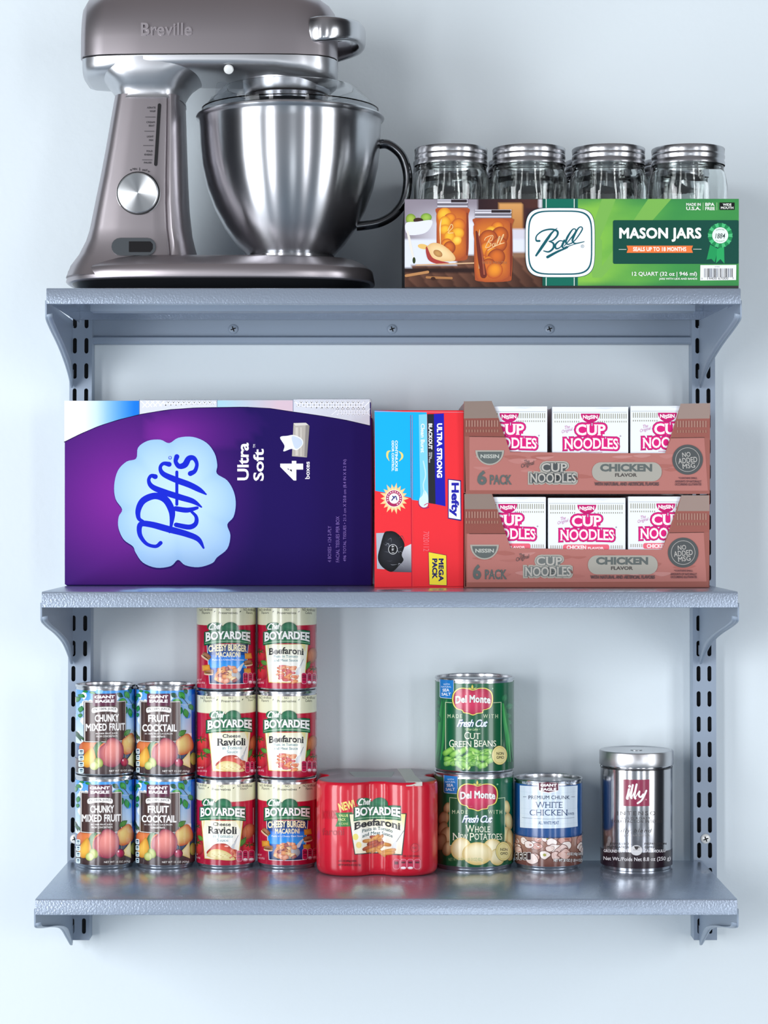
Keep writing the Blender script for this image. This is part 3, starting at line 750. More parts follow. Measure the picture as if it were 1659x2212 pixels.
    # green fruit slice, peach, mango, pear, cherry, grapes, pineapple wedge
    A.ell(1080, 945, 66, 110, '#5a8c52', rot=10, edge='#2c5a34'); A.stroke([(1105, 850), (1070, 940), (1100, 1040)], 3, '#b8c09a')
    A.shade(catmull([(1370, 850), (1420, 790), (1500, 740), (1550, 760), (1590, 860), (1580, 940), (1500, 1000), (1400, 1000)], 5, True), '#f0d98a', '#c8502a', 1430, 850)
    leaf(A, 1450, 730, 130, 70, -35, '#5c9c48', '#2d6a2c')
    A.ell(1590, 1060, 42, 80, '#c2c26a', edge='#8a9a3a')
    A.shade([(1548, 955), (1440, 1085), (1420, 1120), (1552, 1178)], '#f8eebf', '#e2cf80', 1500, 1080)
    A.ell(1135, 985, 70, 130, '#f4b070', rot=6, edge='#d8704c', hx=.1)
    A.shade(catmull([(1150, 865), (1200, 805), (1260, 795), (1330, 830), (1385, 900), (1395, 1000), (1360, 1100), (1280, 1165), (1190, 1160), (1110, 1110), (1075, 1020), (1090, 920)], 5, True), '#f0968c', '#8c2c4c', 1240, 900)
    A.stroke([(1185, 850, 3), (1150, 940, 7), (1150, 1050, 7), (1185, 1150, 3)], 6, '#c4605a')
    A.stroke([(1172, 860), (1160, 830), (1140, 812)], 7, '#7a6a3a')
    A.shade(catmull([(985, 915), (1010, 905), (1035, 980), (1045, 1060), (1010, 1140), (950, 1165), (905, 1120), (915, 1020), (950, 960)], 5, True), '#f4c455', '#c8812a', 965, 1050)
    A.ell(1078, 1105, 50, 66, '#c2cc72', rot=-25, edge='#7c8c3a'); A.ell(1032, 1146, 50, 54, '#dbe49a', rot=20, edge='#98a84a', hx=-.2, hy=-.3)
    A.stroke([(1425, 1070), (1420, 1010), (1400, 960)], 5, '#a9a06a')
    A.ell(1408, 1110, 56, 56, '#c8325f', edge='#5c0f30', hx=-.3, hy=-.3)
    A.ell(1385, 1085, 9, 13, '#ffd9e6')
    for i in range(4): A.rrect(878, 930+i*80, 922, 995+i*80, 10, '#d8ecf6', same=i > 0)
    for i in range(4): A.rect(887, 942+i*80, 913, 962+i*80, '#1d4a66', same=i > 0); A.rect(889, 972+i*80, 911, 980+i*80, '#1d4a66', same=True)
    A.text('NET WT 15 OZ (425g)', 1205, 1205, 1540, 1236, '#f2efec', bold=.015)
    return A
pf = {}
def make_fruit(kind, px, label):
    z = ZS3+PF; r, x = can('fruit_can', label, 'can', px, YC, R1, HF, z, 'tins of fruit')
    return r, x, z
xf1 = P(228, 0, YC)[0]; xf2 = P(358, 0, YC)[0]
for kind, px, ang in (('mixed', 228, .25), ('cocktail', 358, 0)):
    up_l = 'fruit tin reading %s, the upper of its stack' % ('CHUNKY MIXED FRUIT' if kind == 'mixed' else 'FRUIT COCKTAIL')
    r, x, z = make_fruit(kind, px, up_l)
    A = fruit_art(kind, R1, xf2, YC, z)               # artwork is laid out on the right-hand tin, then turned
    A.build('label', M['label'], r); r.rotation_euler[2] = ang
    d = dup(r, E(P(px-1, 0, YC)[0], YC, ZS3), .10 if kind == 'mixed' else 0, up_l.replace('upper', 'lower')+', standing on the bottom shelf')

# ------------------------------------------------------------------ pasta tins
def pasta_logo(A, dy=0, big=1):
    A.ell(28, 408+dy, 104, 86, '#2a7a52', edge='#1a5c3c')
    A.curve([(-260, 385+dy), (-225, 335+dy), (-120, 330+dy), (-60, 380+dy), (100, 425+dy), (-60, 455+dy), (-200, 450+dy)], '#1a6a45', 5)
    top = [(-290, 448), (-200, 428), (-100, 428), (0, 432), (100, 428), (200, 422), (285, 432)]
    bot = [(288, 606), (200, 594), (100, 588), (0, 586), (-100, 590), (-200, 600), (-292, 612)]
    bd = [(x, y+dy) for x, y in top+bot]
    A.poly([(x*1.02, y+(-5 if y < 520+dy else 5)) for x, y in bd], '#0e3c2c'); A.poly(bd, '#146b43')
    A.stroke([(-285, 590+dy), (-150, 574+dy), (0, 568+dy), (150, 572+dy), (285, 586+dy)], 5, '#bfe0b8')
    # script word above the banner
    A.stroke([(-172, 352+dy), (-196, 340+dy), (-226, 372+dy), (-232, 408+dy), (-196, 410+dy)], 15, '#f7f7f2')
    A.text('hef', -182, 338+dy, -78, 418+dy, '#f7f7f2', bold=.03, shear=.3, bend=4)
    def wp(u, v, X, Y):
        k = (2*u-1); return X, Y+(10*k*k if v > .5 else 30*abs(k)**3-4)
    A.text('BOYARDEE', -284, 440+dy, 290, 548+dy, '#0b2e22', bold=.07, serif=.03, warp=wp)
    A.text('BOYARDEE', -280, 438+dy, 286, 546+dy, '#f8f8f4', bold=.035, serif=.03, warp=wp)
def pasta_base(A, R, top_words, H):
    U = PI*R
    A.rawrect(-U, .0062, U, H-.0062, '#b01238', '#bd1736')
    A.rawrect(U*.42, .0062, U*.46, H-.0062-.022, '#8e0f2e'); A.rawrect(U*.44, .02, U*.455, .075, '#e8dfe0')
    zz_ = H-.0285; n = 110; pts = [(-U, H-.0063), (-U, zz_)]
    for i in range(2*n+1): pts.append((-U+2*U*i/(2*n), zz_+(.0009 if i % 2 else 0)))
    pts.append((U, H-.0063))
    vs = []; fs = []
    for i in range(2*n+1): vs += [(-U+2*U*i/(2*n), zz_+(.0009 if i % 2 else 0)), (-U+2*U*i/(2*n), H-.0063)]
    for i in range(2*n): fs.append((2*i, 2*i+2, 2*i+3, 2*i+1))
    A.add(vs, fs, [lin('#e4e3c4')]*len(vs))
    for a, b, x0, x1, w2 in top_words:
        A.text(a, x0+ (x1-x0)*.0, 142, x1, 176, '#4a4a3e', bold=.012, same=False); A.text(b, x0+w2, 182, x1-w2, 214, '#4a4a3e', bold=.012, same=True)
    for x_ in (-172, 158): leaf(A, x_, 186, 28, 12, -50, '#4a5a30', '#2a3820')
def pills(A, x0, y0, n, first='250'):
    for i in range(n):
        w_ = 66 if i == 0 else 56; X = x0 if i == 0 else x0+70+(i-1)*60
        A.rrect(X, y0, X+w_, y0+142, 24, '#f3b6c8', same=i > 0)
    for i in range(n):
        w_ = 66 if i == 0 else 56; X = x0 if i == 0 else x0+70+(i-1)*60
        A.rrect(X+4, y0+4, X+w_-4, y0+138, 21, '#c01a4e', same=i > 0)
    A.text(first, x0+8, y0+28, x0+60, y0+66, '#4a0a22', bold=.02); A.rect(x0+14, y0+88, x0+54, y0+96, '#4a0a22', same=True)
    for i in range(1, n):
        X = x0+70+(i-1)*60; A.rect(X+14, y0+34, X+44, y0+46, '#5a0c28', same=True); A.rect(X+12, y0+58, X+46, y0+70, '#5a0c28', same=True); A.ell(X+28, y0+116, 21, 16, '#f3eef0', same=True)
def tomato(A, x, y, r): 
    A.ell(x, y, r, r*1.02, '#d8313f', edge='#8c1024', hx=-.25, hy=-.3)
    for a in (20, 80, 140, 200, 270, 330): leaf(A, x+r*.35*math.cos(math.radians(a)), y-r*.55+r*.2*math.sin(math.radians(a)), r*.7, r*.16, a, '#3a6b2a', '#25451c')
def cup_panel(A, c_top, c_mid, c_bot, y0, y1, xl0, xl1, xr0, xr1, edge):
    A.poly([(xl0-7, y0-4), (xr0+7, y0-4), (xr1+7, y1+7), (xl1-7, y1+7)], edge)
    A.quad([(xl0, y0), (xr0, y0), ((xr0+xr1)/2, (y0+y1)/2), ((xl0+xl1)/2, (y0+y1)/2)], [c_top, c_top, c_mid, c_mid])
    A.quad([((xl0+xl1)/2, (y0+y1)/2), ((xr0+xr1)/2, (y0+y1)/2), (xr1, y1), (xl1, y1)], [c_mid, c_mid, c_bot, c_bot], same=True)
def pasta_pile(A, x0, x1, y0, y1, cols, seed, n=26, L=90, W=30):
    r = random.Random(seed); cx = (x0+x1)/2
    for i in range(n):
        k = i/n; y = y0+(y1-y0)*(.15+.78*k); hw_ = (x1-x0)/2*(.5+.5*k); x = cx+r.uniform(-hw_, hw_)*.95
        a = r.uniform(-35, 35); c, c2 = r.choice(cols); l = L*r.uniform(.7, 1.1); w_ = W*r.uniform(.8, 1.2)
        pts = sellipse(0, 0, l/2, w_/2, 16, 3.5); ar = math.radians(a)
        A.shade([(x+u*math.cos(ar)-v*math.sin(ar), y+u*math.sin(ar)+v*math.cos(ar)) for u, v in pts], c, c2, x, y-w_*.15, 3)
def side_veg(A):
    tomato(A, -352, 745, 92); tomato(A, -345, 960, 108); leaf(A, -282, 840, 120, 58, 30, '#5aa03c', '#2c6a26')
    A.ell(318, 745, 62, 105, '#cc7a4c', rot=15, edge='#8c3c28', hx=-.2, hy=-.2); A.stroke([(300, 700), (310, 760), (296, 840)], 4, '#a85a38')
    leaf(A, 262, 875, 150, 62, -60, '#4c9438', '#245c22'); tomato(A, 330, 960, 80)
def spoon(A):
    A.stroke([(205, 800, 8), (180, 880, 14), (150, 925, 34), (140, 975, 50)], 10, '#c9cdd2'); A.stroke([(212, 790), (168, 880)], 4, '#3a3f46')
def small_print(A): A.text('NET WT', -372, 1040, -320, 1062, '#f0b8c4', bold=.01); A.text('15 OZ (425g)', -376, 1080, -284, 1108, '#f0b8c4', bold=.01, same=True)
def pasta_art(kind, x, z, px):
    A = Art(Cyl(x, YC, R1, z), gap=GAPC); A.view(px, 1480, 5.925)
    W3 = ('NO Artificial', 'Colors'); W1 = ('NO Artificial', 'Flavors')
    third = {'beef': W3, 'rav': ('NO Artificial', 'Dyes*'), 'bur': W1}[kind]
    pasta_base(A, R1, [(W1[0], W1[1], -355, -200, 30), ('NO', '', 0, 0, 0)][:1]+[(third[0], third[1], 200, 360, 38)], HB)
    A.text('NO', -28, 150, 28, 178, '#4a4a3e', bold=.012); A.text('Preservatives', -120, 188, 122, 220, '#4a4a3e', bold=.012, same=True)
    if kind != 'bur': side_veg(A)
    if kind == 'beef':
        cup_panel(A, '#e8e6c8', '#f2f2ea', '#efe6cc', 598, 1086, -268, -222, 266, 218, '#d8b84a')
        for a, b in ((-215, -245), (180, 240)): A.poly([(a, 602), (b, 602), (b*.97, 700)], '#e9e0a0', same=True)
        A.text('Beefaroni', -226, 648, 214, 738, '#17181c', bold=.03, serif=.035, bend=-2, warp=lambda u, v, X, Y: (X, Y+14*(2*u-1)**2-8))
        A.text('Pasta in Tomato', -162, 744, 142, 776, '#207c8a', bold=.01, serif=.02); A.text('and Meat Sauce', -160, 794, 140, 826, '#207c8a', bold=.01, serif=.02, same=True)
        spoon(A); pasta_pile(A, -180, 175, 850, 1110, [('#e88a5c', '#b84a30'), ('#f0a468', '#c8603a'), ('#e4787a', '#b03c44'), ('#f2b890', '#cc6a4a')], 3, 30, 95, 34)
        pills(A, 185, 968, 4)
    elif kind == 'rav':
        cup_panel(A, '#eceacb', '#f4f4ee', '#f0e8d0', 598, 1090, -264, -215, 260, 205, '#d8b84a')
        for a, b in ((-215, -245), (180, 240)): A.poly([(a, 602), (b, 602), (b*.97, 720)], '#e9e0a0', same=True)
        A.text('Cheese', -104, 626, 124, 674, '#17181c', bold=.025, serif=.03); A.text('Ravioli', -170, 680, 196, 775, '#17181c', bold=.03, serif=.035, same=True)
        A.text('in Tomato', -106, 782, 146, 822, '#2c8a96', serif=.02); A.text('Sauce', -50, 836, 92, 872, '#2c8a96', serif=.02, same=True)
        spoon(A)
        A.shade(catmull([(-190, 1030), (-140, 960), (-70, 905), (60, 900), (140, 960), (200, 985), (190, 1080), (120, 1110), (-60, 1090)], 5, True), '#e0604c', '#a82a22', 10, 960)
        A.shade(catmull([(-190, 1050), (-130, 985), (-40, 970), (70, 1000), (150, 1060), (170, 1105), (60, 1112), (-80, 1095), (-170, 1070)], 5, True), '#f4e9b4', '#dcc47c', -20, 1040)
        pasta_pile(A, 90, 200, 960, 1090, [('#e88a6c', '#c05038'), ('#f0b08c', '#cc6a4a')], 9, 8, 50, 26)
        for i in range(9): A.ell(-110+i*27, 1035+(i % 3)*16, 13, 6, '#d8c884', same=i > 0)
        A.ell(70, 930, 26, 9, '#f6c8bc'); pills(A, 190, 982, 3, '340');
    else:
        cup_panel(A, '#0b1c40', '#0a62c8', '#0a1f4a', 598, 1103, -262, -230, 262, 215, '#e8edf2')
        A.quad([(-250, 740), (250, 740), (236, 900), (-242, 900)], ['#0a6cd4', '#0a6cd4', '#2aa0ee', '#2aa0ee'])
        A.text('CHEESY BURGER', -252, 606, 246, 700, '#15305c', bold=.06, warp=lambda u, v, X, Y: (X, Y+14*(2*u-1)**2-4)); A.text('CHEESY BURGER', -248, 608, 242, 696, '#f8ecc0', bold=.035, warp=lambda u, v, X, Y: (X, Y+14*(2*u-1)**2-4))
        A.text('MACARONI', -156, 706, 158, 772, '#f8ecc0', bold=.035); A.text('Pasta in a Cheesy Meat Sauce', -200, 792, 202, 820, '#eef4fa', bold=.015)
        A.ell(-5, 1010, 170, 92, '#c8ccd0', edge='#7a7e86'); A.stroke([(225, 825, 10), (180, 870, 26), (140, 930, 50)], 12, '#cfd3d8')
        pasta_pile(A, -170, 165, 868, 1100, [('#f6cf94', '#d08a4a'), ('#f2b07c', '#c8683e'), ('#f8e0b4', '#d8a060'), ('#b8706c', '#6a3038'), ('#f4bfa4', '#cc7058')], 5, 26, 88, 52)
        for bx, by, a in ((-275, 760, 40), (-240, 965, 5), (262, 850, -10)):
            ar = math.radians(a)
            def rt(u, v): return (bx+u*math.cos(ar)-v*math.sin(ar), by+u*math.sin(ar)+v*math.cos(ar))
            A.poly([rt(u, v) for u, v in sellipse(0, 14, 56, 20, 16, 3)], '#e4c0a0'); A.poly([rt(u, v) for u, v in sellipse(0, 2, 56, 12, 16, 3)], '#3a1812'); A.poly([rt(u, v) for u, v in sellipse(0, -4, 56, 7, 16, 3)], '#e8b23a'); pts = [rt(u, v) for u, v in sellipse(0, -22, 58, 24, 20, 2.6)]; A.shade(pts, '#b07a5c', '#6c3a26', bx-8, by-26, 3)
        for bx, by in ((262, 755), (-270, 905), (252, 950)): A.shade([(bx-52, by-36), (bx+38, by-42), (bx+50, by+26), (bx-46, by+38)], '#e6a63e', '#c47a20', bx, by)
        pills(A, 190, 965, 3, '260')
    pasta_logo(A); small_print(A)
    return A
def pasta(kind, px, row, ang, label, src=None):
    z = ZS3+PB*row
    if src: return dup(src, E(P(px, 0, YC)[0], YC, z), ang, label)
    r, x = can('pasta_can', label, 'can', px, YC, R1, HB, z, 'red tins of pasta')
    # artwork is measured on the middle row, then carried to this tin
    zz0 = ZS3+PB; A = pasta_art(kind, x, zz0, px); A.build('label', M['label'], r); r.rotation_euler[2] = ang
    return r
q = lambda off: math.asin(off/379)
bf = pasta('beef', 620, 1, q(-5), 'red pasta tin, cream panel with macaroni in meat sauce, middle of the right-hand stack')
pasta('beef', 620, 2, q(-5), 'red pasta tin, cream panel with macaroni in meat sauce, top of the right-hand stack', bf)
rv = pasta('rav', 489, 1, q(56), 'red pasta tin reading Cheese Ravioli, middle of its stack')
pasta('rav', 488, 0, q(-62), 'red pasta tin reading Cheese Ravioli, bottom of its stack on the shelf', rv)
bg = pasta('bur', 489, 2, q(23), 'red and blue tin reading CHEESY BURGER MACARONI, on top of two ravioli tins')
pasta('bur', 620, 0, q(-7), 'red and blue tin reading CHEESY BURGER MACARONI, bottom of the right-hand stack', bg)
# ------------------------------------------------------------------ green vegetable tins
RD = .0500; HD = .1215; PD = .1192; YD = -.071
def crown(dx, dy, k):
    pts = [(500, 250), (560, 230), (640, 232), (695, 275), (708, 350), (690, 425), (650, 452), (610, 462), (600, 490), (545, 498), (500, 515), (452, 498), (400, 488), (385, 465), (330, 448), (298, 410), (284, 350), (300, 275), (360, 230), (440, 232)]
    return catmull([(500+dx+(x-500)*k, 370+dy+(y-370)*k) for x, y in pts], 4, True)
def veg_art(kind, x, z, dx, dy):
    A = Art(Cyl(x, YD, RD, z), 920, 1440, 4.914, gap=GAPC); U = PI*RD
    A.rawrect(-U, .006, U, HD-.006, '#0c5534', '#0f6340')
    if kind == 'beans':
        for i, (a, b, c) in enumerate(((160, 560, 82), (195, 540, 97), (140, 650, 100))):
            A.stroke([(a+30, 350, 4), (a+10, b-120, 26), (a-15, 800, 24), (a-40, 990, 8)], 20, '#2c8a4a' if i else '#1f7440')
        for a in ((130, 380, 90, 50, 80), (125, 450, 70, 46, 100), (135, 550, 90, 46, 70)): leaf(A, *a, '#1f7a4c', '#115438')
        for a in ((835, 330, 110, 70, -70), (890, 420, 110, 80, -20), (870, 520, 100, 66, 10), (885, 590, 90, 56, 30)): leaf(A, *a, '#2c8c56', '#145c3a')
        for i, k in enumerate((0, 22, 46)): A.stroke([(812+k*.3, 390, 6), (830+k*.7, 560, 26), (855+k, 760, 26), (870+k*1.1, 1010, 5)], 20, ('#2f9c4e', '#46b45a', '#23803f')[i])
    else:
        for i, (a, b, rx, ry) in enumerate(((225, 1500, 38, 60), (190, 1610, 55, 75), (180, 1720, 50, 80), (225, 1800, 80, 100), (160, 1860, 60, 90), (230, 1930, 55, 80))): A.ell(a, b, rx, ry, '#d8bc8c', rot=15, edge='#8c6438', hx=-.2, hy=-.2)
        for a, b, rx, ry in ((860, 1490, 32, 70), (880, 1640, 42, 90), (855, 1780, 50, 80), (900, 1850, 40, 130), (880, 1960, 50, 100)): A.ell(a, b, rx, ry, '#ecdc9c', rot=-8, edge='#b89450', hx=-.2, hy=-.2)
    fx0, fy0, fx1, fy1 = (207, 375, 800, 882) if kind == 'beans' else (250, 1387, 840, 1898)
    A.rect(fx0, fy0, fx1, fy1, '#0c5a38'); A.frame(fx0, fy0, fx1, fy1, 6, '#cfe0b8')
    bx, by = (220, 245) if kind == 'beans' else (262, 1255)
    A.poly([(bx-72, by-110), (bx+76, by-100), (bx+76, by+82), (bx+66, by+96), (bx-60, by+86), (bx-72, by+74)], '#e8f2fa'); A.poly([(bx-69, by-110), (bx+73, by-100), (bx+73, by+80), (bx+64, by+92), (bx-58, by+82), (bx-69, by+72)], '#1c7cc8', same=False)
    A.text('WITH', bx-34, by-66, bx+34, by-50, '#cfe6f6', bold=.01); A.text('NATURAL', bx-55, by-40, bx+50, by-22, '#cfe6f6', bold=.01, same=True)
    A.text('SEA', bx-42, by-12, bx+30, by+20, '#f0f7fc', bold=.02, same=True); A.text('SALT', bx-52, by+32, bx+46, by+62, '#f0f7fc', bold=.02, same=True)
    A.poly(crown(dx, dy, 1.05), '#0a3f2a'); A.poly(crown(dx, dy, 1.02), '#f0e46c'); A.poly(crown(dx, dy, .96), '#5c1030'); A.shade(crown(dx, dy, .945), '#d0305c', '#b01c46', 500+dx, 370+dy)
    leaf(A, 493+dx, 216+dy, 56, 22, -90, '#e8e070', '#c8b850'); leaf(A, 470+dx, 232+dy, 46, 12, 20, '#e8e070', '#c8b850'); leaf(A, 518+dx, 232+dy, 46, 12, -20, '#e8e070', '#c8b850')
    A.ell(706+dx, 232+dy, 9, 9, '#8fc09c')
    for b, c in ((.075, '#2b1020'), (.04, '#f8f6f4')): A.text('Del Monte', 314+dx, 306+dy, 684+dx, 386+dy, c, bold=b, serif=.02, warp=lambda u, v, X, Y: (X, Y+12*(2*u-1)**2-4))
    A.text('Quality', 412+dx, 412+dy, 570+dx, 468+dy, '#f8f0f0', bold=.01, shear=.35, serif=.02)
    A.text('MADE', 232+dx*.9, 506+dy, 386+dx*1.1, 544+dy, '#d8e8c0', serif=.03, space=1.5); A.text('WITH', 606+dx, 506+dy, 764+dx*.85, 546+dy, '#d8e8c0', serif=.03, space=1.5, same=True)
    for b, c, o_ in ((.05, '#1c3c7c', 3), (.02, '#e8f4fb', 0)): A.text('Fresh Cut', 330+dx+o_, 560+dy+o_, 655+dx+o_, 640+dy+o_, c, bold=b, shear=.42, space=.86)
    A.ell(640+dx, 626+dy, 6, 6, '#e8f4fb')
    if kind == 'beans':
        A.text('Blue Lake', 432, 650, 552, 678, '#b8d8a0', bold=.01, shear=.3); A.ell(420, 664, 4, 4, '#b8d8a0', same=True); A.ell(566, 664, 4, 4, '#b8d8a0', same=True)
        A.text('C', 410, 692, 462, 770, '#f2f4dc', serif=.02); A.text('UT', 466, 706, 578, 768, '#f2f4dc', serif=.035, same=True)
        A.text('G', 250, 775, 300, 856, '#f2f4dc', same=True); A.text('REEN', 304, 790, 484, 854, '#f2f4dc', serif=.035, same=True); A.text('B', 510, 776, 556, 854, '#f2f4dc', serif=.035, same=True); A.text('EANS', 560, 784, 744, 848, '#f2f4dc', serif=.035, same=True)
        r = random.Random(4)
        for i in range(30):
            k = i/30; X = 230+r.uniform(0, 450); Y = 905+k*150; a = r.uniform(-40, 40); L = r.uniform(110, 170)*(1-.2*k)
            if i < 4: X = 240+i*140; Y = 900
            ar = math.radians(a); pts = sellipse(0, 0, L/2, 32, 18, 3.2)
            A.shade([(X+u*math.cos(ar)-v*math.sin(ar), Y+u*math.sin(ar)+v*math.cos(ar)) for u, v in pts], '#9ad460', '#37802e', X, Y-8, 3)
            A.ell(X+L*.46*math.cos(ar), Y+L*.46*math.sin(ar), 10, 22, '#b8dc84', rot=a)
        A.text('NET WT 28 OZ (1 LB 12 OZ) 794g', 205, 1010, 575, 1056, '#9cc88c')
        gx, gy = 776, 940
    else:
        A.text('W', 422, 1682, 516, 1760, '#f2f4dc', serif=.03); A.text('HOLE', 520, 1696, 682, 1758, '#f2f4dc', serif=.035, same=True)
        A.text('N', 286, 1765, 360, 1842, '#f2f4dc', serif=.03, same=True); A.text('EW', 364, 1780, 446, 1842, '#f2f4dc', serif=.035, same=True); A.text('P', 464, 1765, 512, 1846, '#f2f4dc', serif=.03, same=True); A.text('OTATOES', 516, 1772, 806, 1838, '#f2f4dc', serif=.035, same=True)
        for a, b, rx, ry, rt in ((375, 1935, 110, 120, 10), (710, 1945, 110, 118, -10), (755, 2020, 80, 90, 0), (545, 1985, 160, 122, 0)): A.ell(a, b, rx, ry, '#fbf3cc', rot=rt, edge='#d8bc6c', hx=-.1, hy=-.35)
        A.text('NET WT 29 OZ (1 LB 13 OZ) 822g', 242, 2030, 600, 2072, '#8cb07c')
        gx, gy = 820, 1960
    A.ell(gx, gy, 82, 104, '#3c3a20'); A.ell(gx, gy, 79, 100, '#e8d88c'); A.ell(gx, gy, 62, 82, '#b8a860'); A.ell(gx, gy, 60, 80, '#ecdf9c')
    A.text('NON', gx-32, gy-34, gx+44, gy-4, '#2a2a1c', bold=.02); A.text('GMO', gx-32, gy+8, gx+46, gy+38, '#2a2a1c', bold=.02, same=True)
    return A
for kind, row, px, dx, dy, lb in (('beans', 1, 1025, 0, 0, 'wide green tin reading CUT GREEN BEANS, on top of the potato tin'), ('potatoes', 0, 1024, 52, 1017, 'wide green tin reading WHOLE NEW POTATOES, under the green bean tin')):
    z = ZS3+PD*row; r, x = can('vegetable_can', lb, 'can', px, YD, RD, HD, z)
    veg_art(kind, x, z, dx, dy).build('label', M['label'], r)

# ------------------------------------------------------------------ chicken tin
RC = .0428; YK = -.075; HK = .1130
ribs = []
r, x = can('chicken_can', 'blue and white tin reading WHITE CHICKEN, between the green tins and the coffee tin', 'can', 1184.5, YK, RC, HK, ZS3)
A = Art(Cyl(x, YK, RC, ZS3), 1100, 1600, 4.4838, gap=GAPC); U = PI*RC
A.rawrect(-U, .006, U, HK-.006, '#1d4c88', '#1f5596')
A.rawrect(-U, .006, U, .0425, '#6b4038', '#b08878')
rr = random.Random(12)
for i in range(44):
    k = i/44; u = rr.uniform(-U*.55, U*.55); v = .040-.032*k+rr.uniform(-.002, .002)
    if i > 34: continue
    s_ = rr.uniform(.0055, .0105); n = 8; pts = [(u+s_*rr.uniform(.7, 1.15)*math.cos(2*PI*q_/n), v+s_*.72*rr.uniform(.7, 1.1)*math.sin(2*PI*q_/n)) for q_ in range(n)]
    pts = [(a, min(max(b, .0065), .0425)) for a, b in catmull(pts, 3, True)]
    c = rr.choice(['#efdcd4', '#e2c4bc', '#f4e8e2', '#d8b0a4', '#c89488']); A.rawpoly(pts, '#6c3c34'); A.rawpoly([(u+(a-u)*.9, v+(b-v)*.88) for a, b in pts], c)
    for _ in range(2): A.rawpoly([(u+rr.uniform(-.5, .5)*s_+a, v+rr.uniform(-.3, .3)*s_+b) for a, b in ((0, 0), (s_*.5, .0003), (s_*.4, .0009))], rr.choice(['#b88478', '#fbf4f0', '#a86c5c']), same=_ > 0)
    if i % 9 == 0: A.rawpoly(sellipse(u, v, .0022, .0018, 10, 2), '#a8a850')
A.rawrect(-U, .0418, U, .0428, '#1a3a6a')
A.poly([(110, 432), (300, 438), (480, 440), (655, 432), (652, 640), (656, 828), (480, 846), (300, 848), (112, 838)], '#d3e2ee')
for i, a in enumerate((150, 205, 250, 330, 420, 505, 560, 610)): A.rect(a, 445, a+3, 835, '#bccfe0', same=i > 0)
for i, b in enumerate((490, 650, 700, 790)): A.line(118, b, 648, b, 3, '#c3d5e4', same=True)
A.curve([(288, 410), (380, 402), (470, 410), (474, 480), (440, 494), (380, 508), (318, 494), (288, 480)], '#f0ecef', 2); A.poly([(290, 408), (380, 400), (470, 408), (472, 478), (430, 488), (380, 500), (328, 488), (292, 478)], '#5c1834')
A.text('GIANT', 304, 416, 458, 444, '#f6f2f4', bold=.05); A.text('EAGLE', 308, 456, 454, 484, '#f6f2f4', bold=.05, same=True)
A.text('FULLY COOKED', 134, 394, 264, 418, '#c8d8ec', bold=.02, bend=-3); A.text('98% FAT FREE', 498, 394, 632, 418, '#c8d8ec', bold=.02, bend=-3, same=True)
A.text('PREMIUM CHUNK', 192, 530, 580, 566, '#20395c', bold=.012); A.rect(140, 540, 172, 544, '#20395c', same=True); A.rect(596, 540, 628, 544, '#20395c', same=True)
A.text('WHITE', 256, 592, 516, 650, '#1d3c6c', serif=.06); A.text('CHICKEN', 203, 666, 562, 724, '#1d3c6c', serif=.06, same=True); A.text('IN WATER', 566, 694, 622, 718, '#1d3c6c', bold=.01, same=True)
A.line(134, 742, 622, 742, 3, '#27476f'); A.text('ALL WHITE MEAT', 286, 778, 478, 810, '#27568c', bold=.015)
for i in range(4): A.rrect(62+i*36+(i > 1)*6, 1078, 94+i*39+(i > 1)*6, 1156, 12, '#f2f0ee', same=i > 0)
for i in range(4): A.rrect(65+i*36+(i > 1)*6, 1082, 91+i*39+(i > 1)*6, 1152, 10, '#3c2a2c', same=i > 0)
for i in range(3): A.rect(74+i*40, 1095, 86+i*41, 1108, '#f2f0ee', same=i > 0); A.rect(74+i*40, 1130, 86+i*41, 1142, '#f2f0ee', same=True)
A.text('4-5 OZ (142g) CANS', 556, 1080, 700, 1118, '#241c20', bold=.06); A.text('NET WT 20 OZ (1 LB 4 OZ)', 428, 1140, 698, 1180, '#241c20', bold=.06, same=True)
A.text('4-5 OZ (142g) CANS', 556, 1082, 700, 1116, '#f6f4f2', bold=.025); A.text('NET WT 20 OZ (1 LB 4 OZ)', 428, 1142, 698, 1178, '#f6f4f2', bold=.025, same=True)
A.build('label', M['label'], r)

# ------------------------------------------------------------------ coffee tin
RI = .0458; YI = -.078; HI = .148
x = P(1374.5, 0, YI)[0]
r = empty('coffee_tin', E(x, YI, ZS3), 'shiny silver coffee tin with a dark red square, rightmost on the bottom shelf', 'coffee tin')
M['mirror'] = mat('mirror_tin', '#b5b6ba', .17, 1.0); M['lid'] = mat('brushed_lid', '#c2c3c6', .3, 1.0, aniso=.4)
bm = bmesh.new(); lathe(bm, [(0, .002), (RI-.005, .002), (RI-.004, 0), (RI-.0025, .0005), (RI-.0022, .004), (RI-.001, .0055), (RI-.0005, .008), (RI-.0005, HI-.0215), (RI-.003, HI-.0195), (RI-.003, HI-.0185), (0, HI-.0185)], 96); obj('tin_body', bm, M['mirror'], r, angle=30)
bm = bmesh.new(); lathe(bm, [(0, HI-.018), (RI+.0006, HI-.018), (RI+.0009, HI-.017), (RI+.0009, HI-.0015), (RI+.0001, HI), (RI-.002, HI+.0004), (RI-.0035, HI-.0006), (RI-.010, HI-.0008), (0, HI-.0008)], 96); lid = obj('lid', bm, M['lid'], r, angle=30)
bm = bmesh.new(); lathe(bm, [(0, HI-.0009), (.0075, HI-.0009), (.0075, HI-.0003), (.006, HI), (0, HI)], 32); obj('valve', bm, M['tin_d'], lid)
A = Art(Cyl(x, YI, RI-.0004, ZS3), 1100, 1600, 4.4838, gap=GAPC); U = PI*RI
A.rawrect(-U, .0045, U, .0245, '#22101c')
A.rawrect(-U, HI-.0220, U, HI-.0205, '#1c1a1e')
A.ell(1232, 1062, 57, 50, '#d8d8da'); 
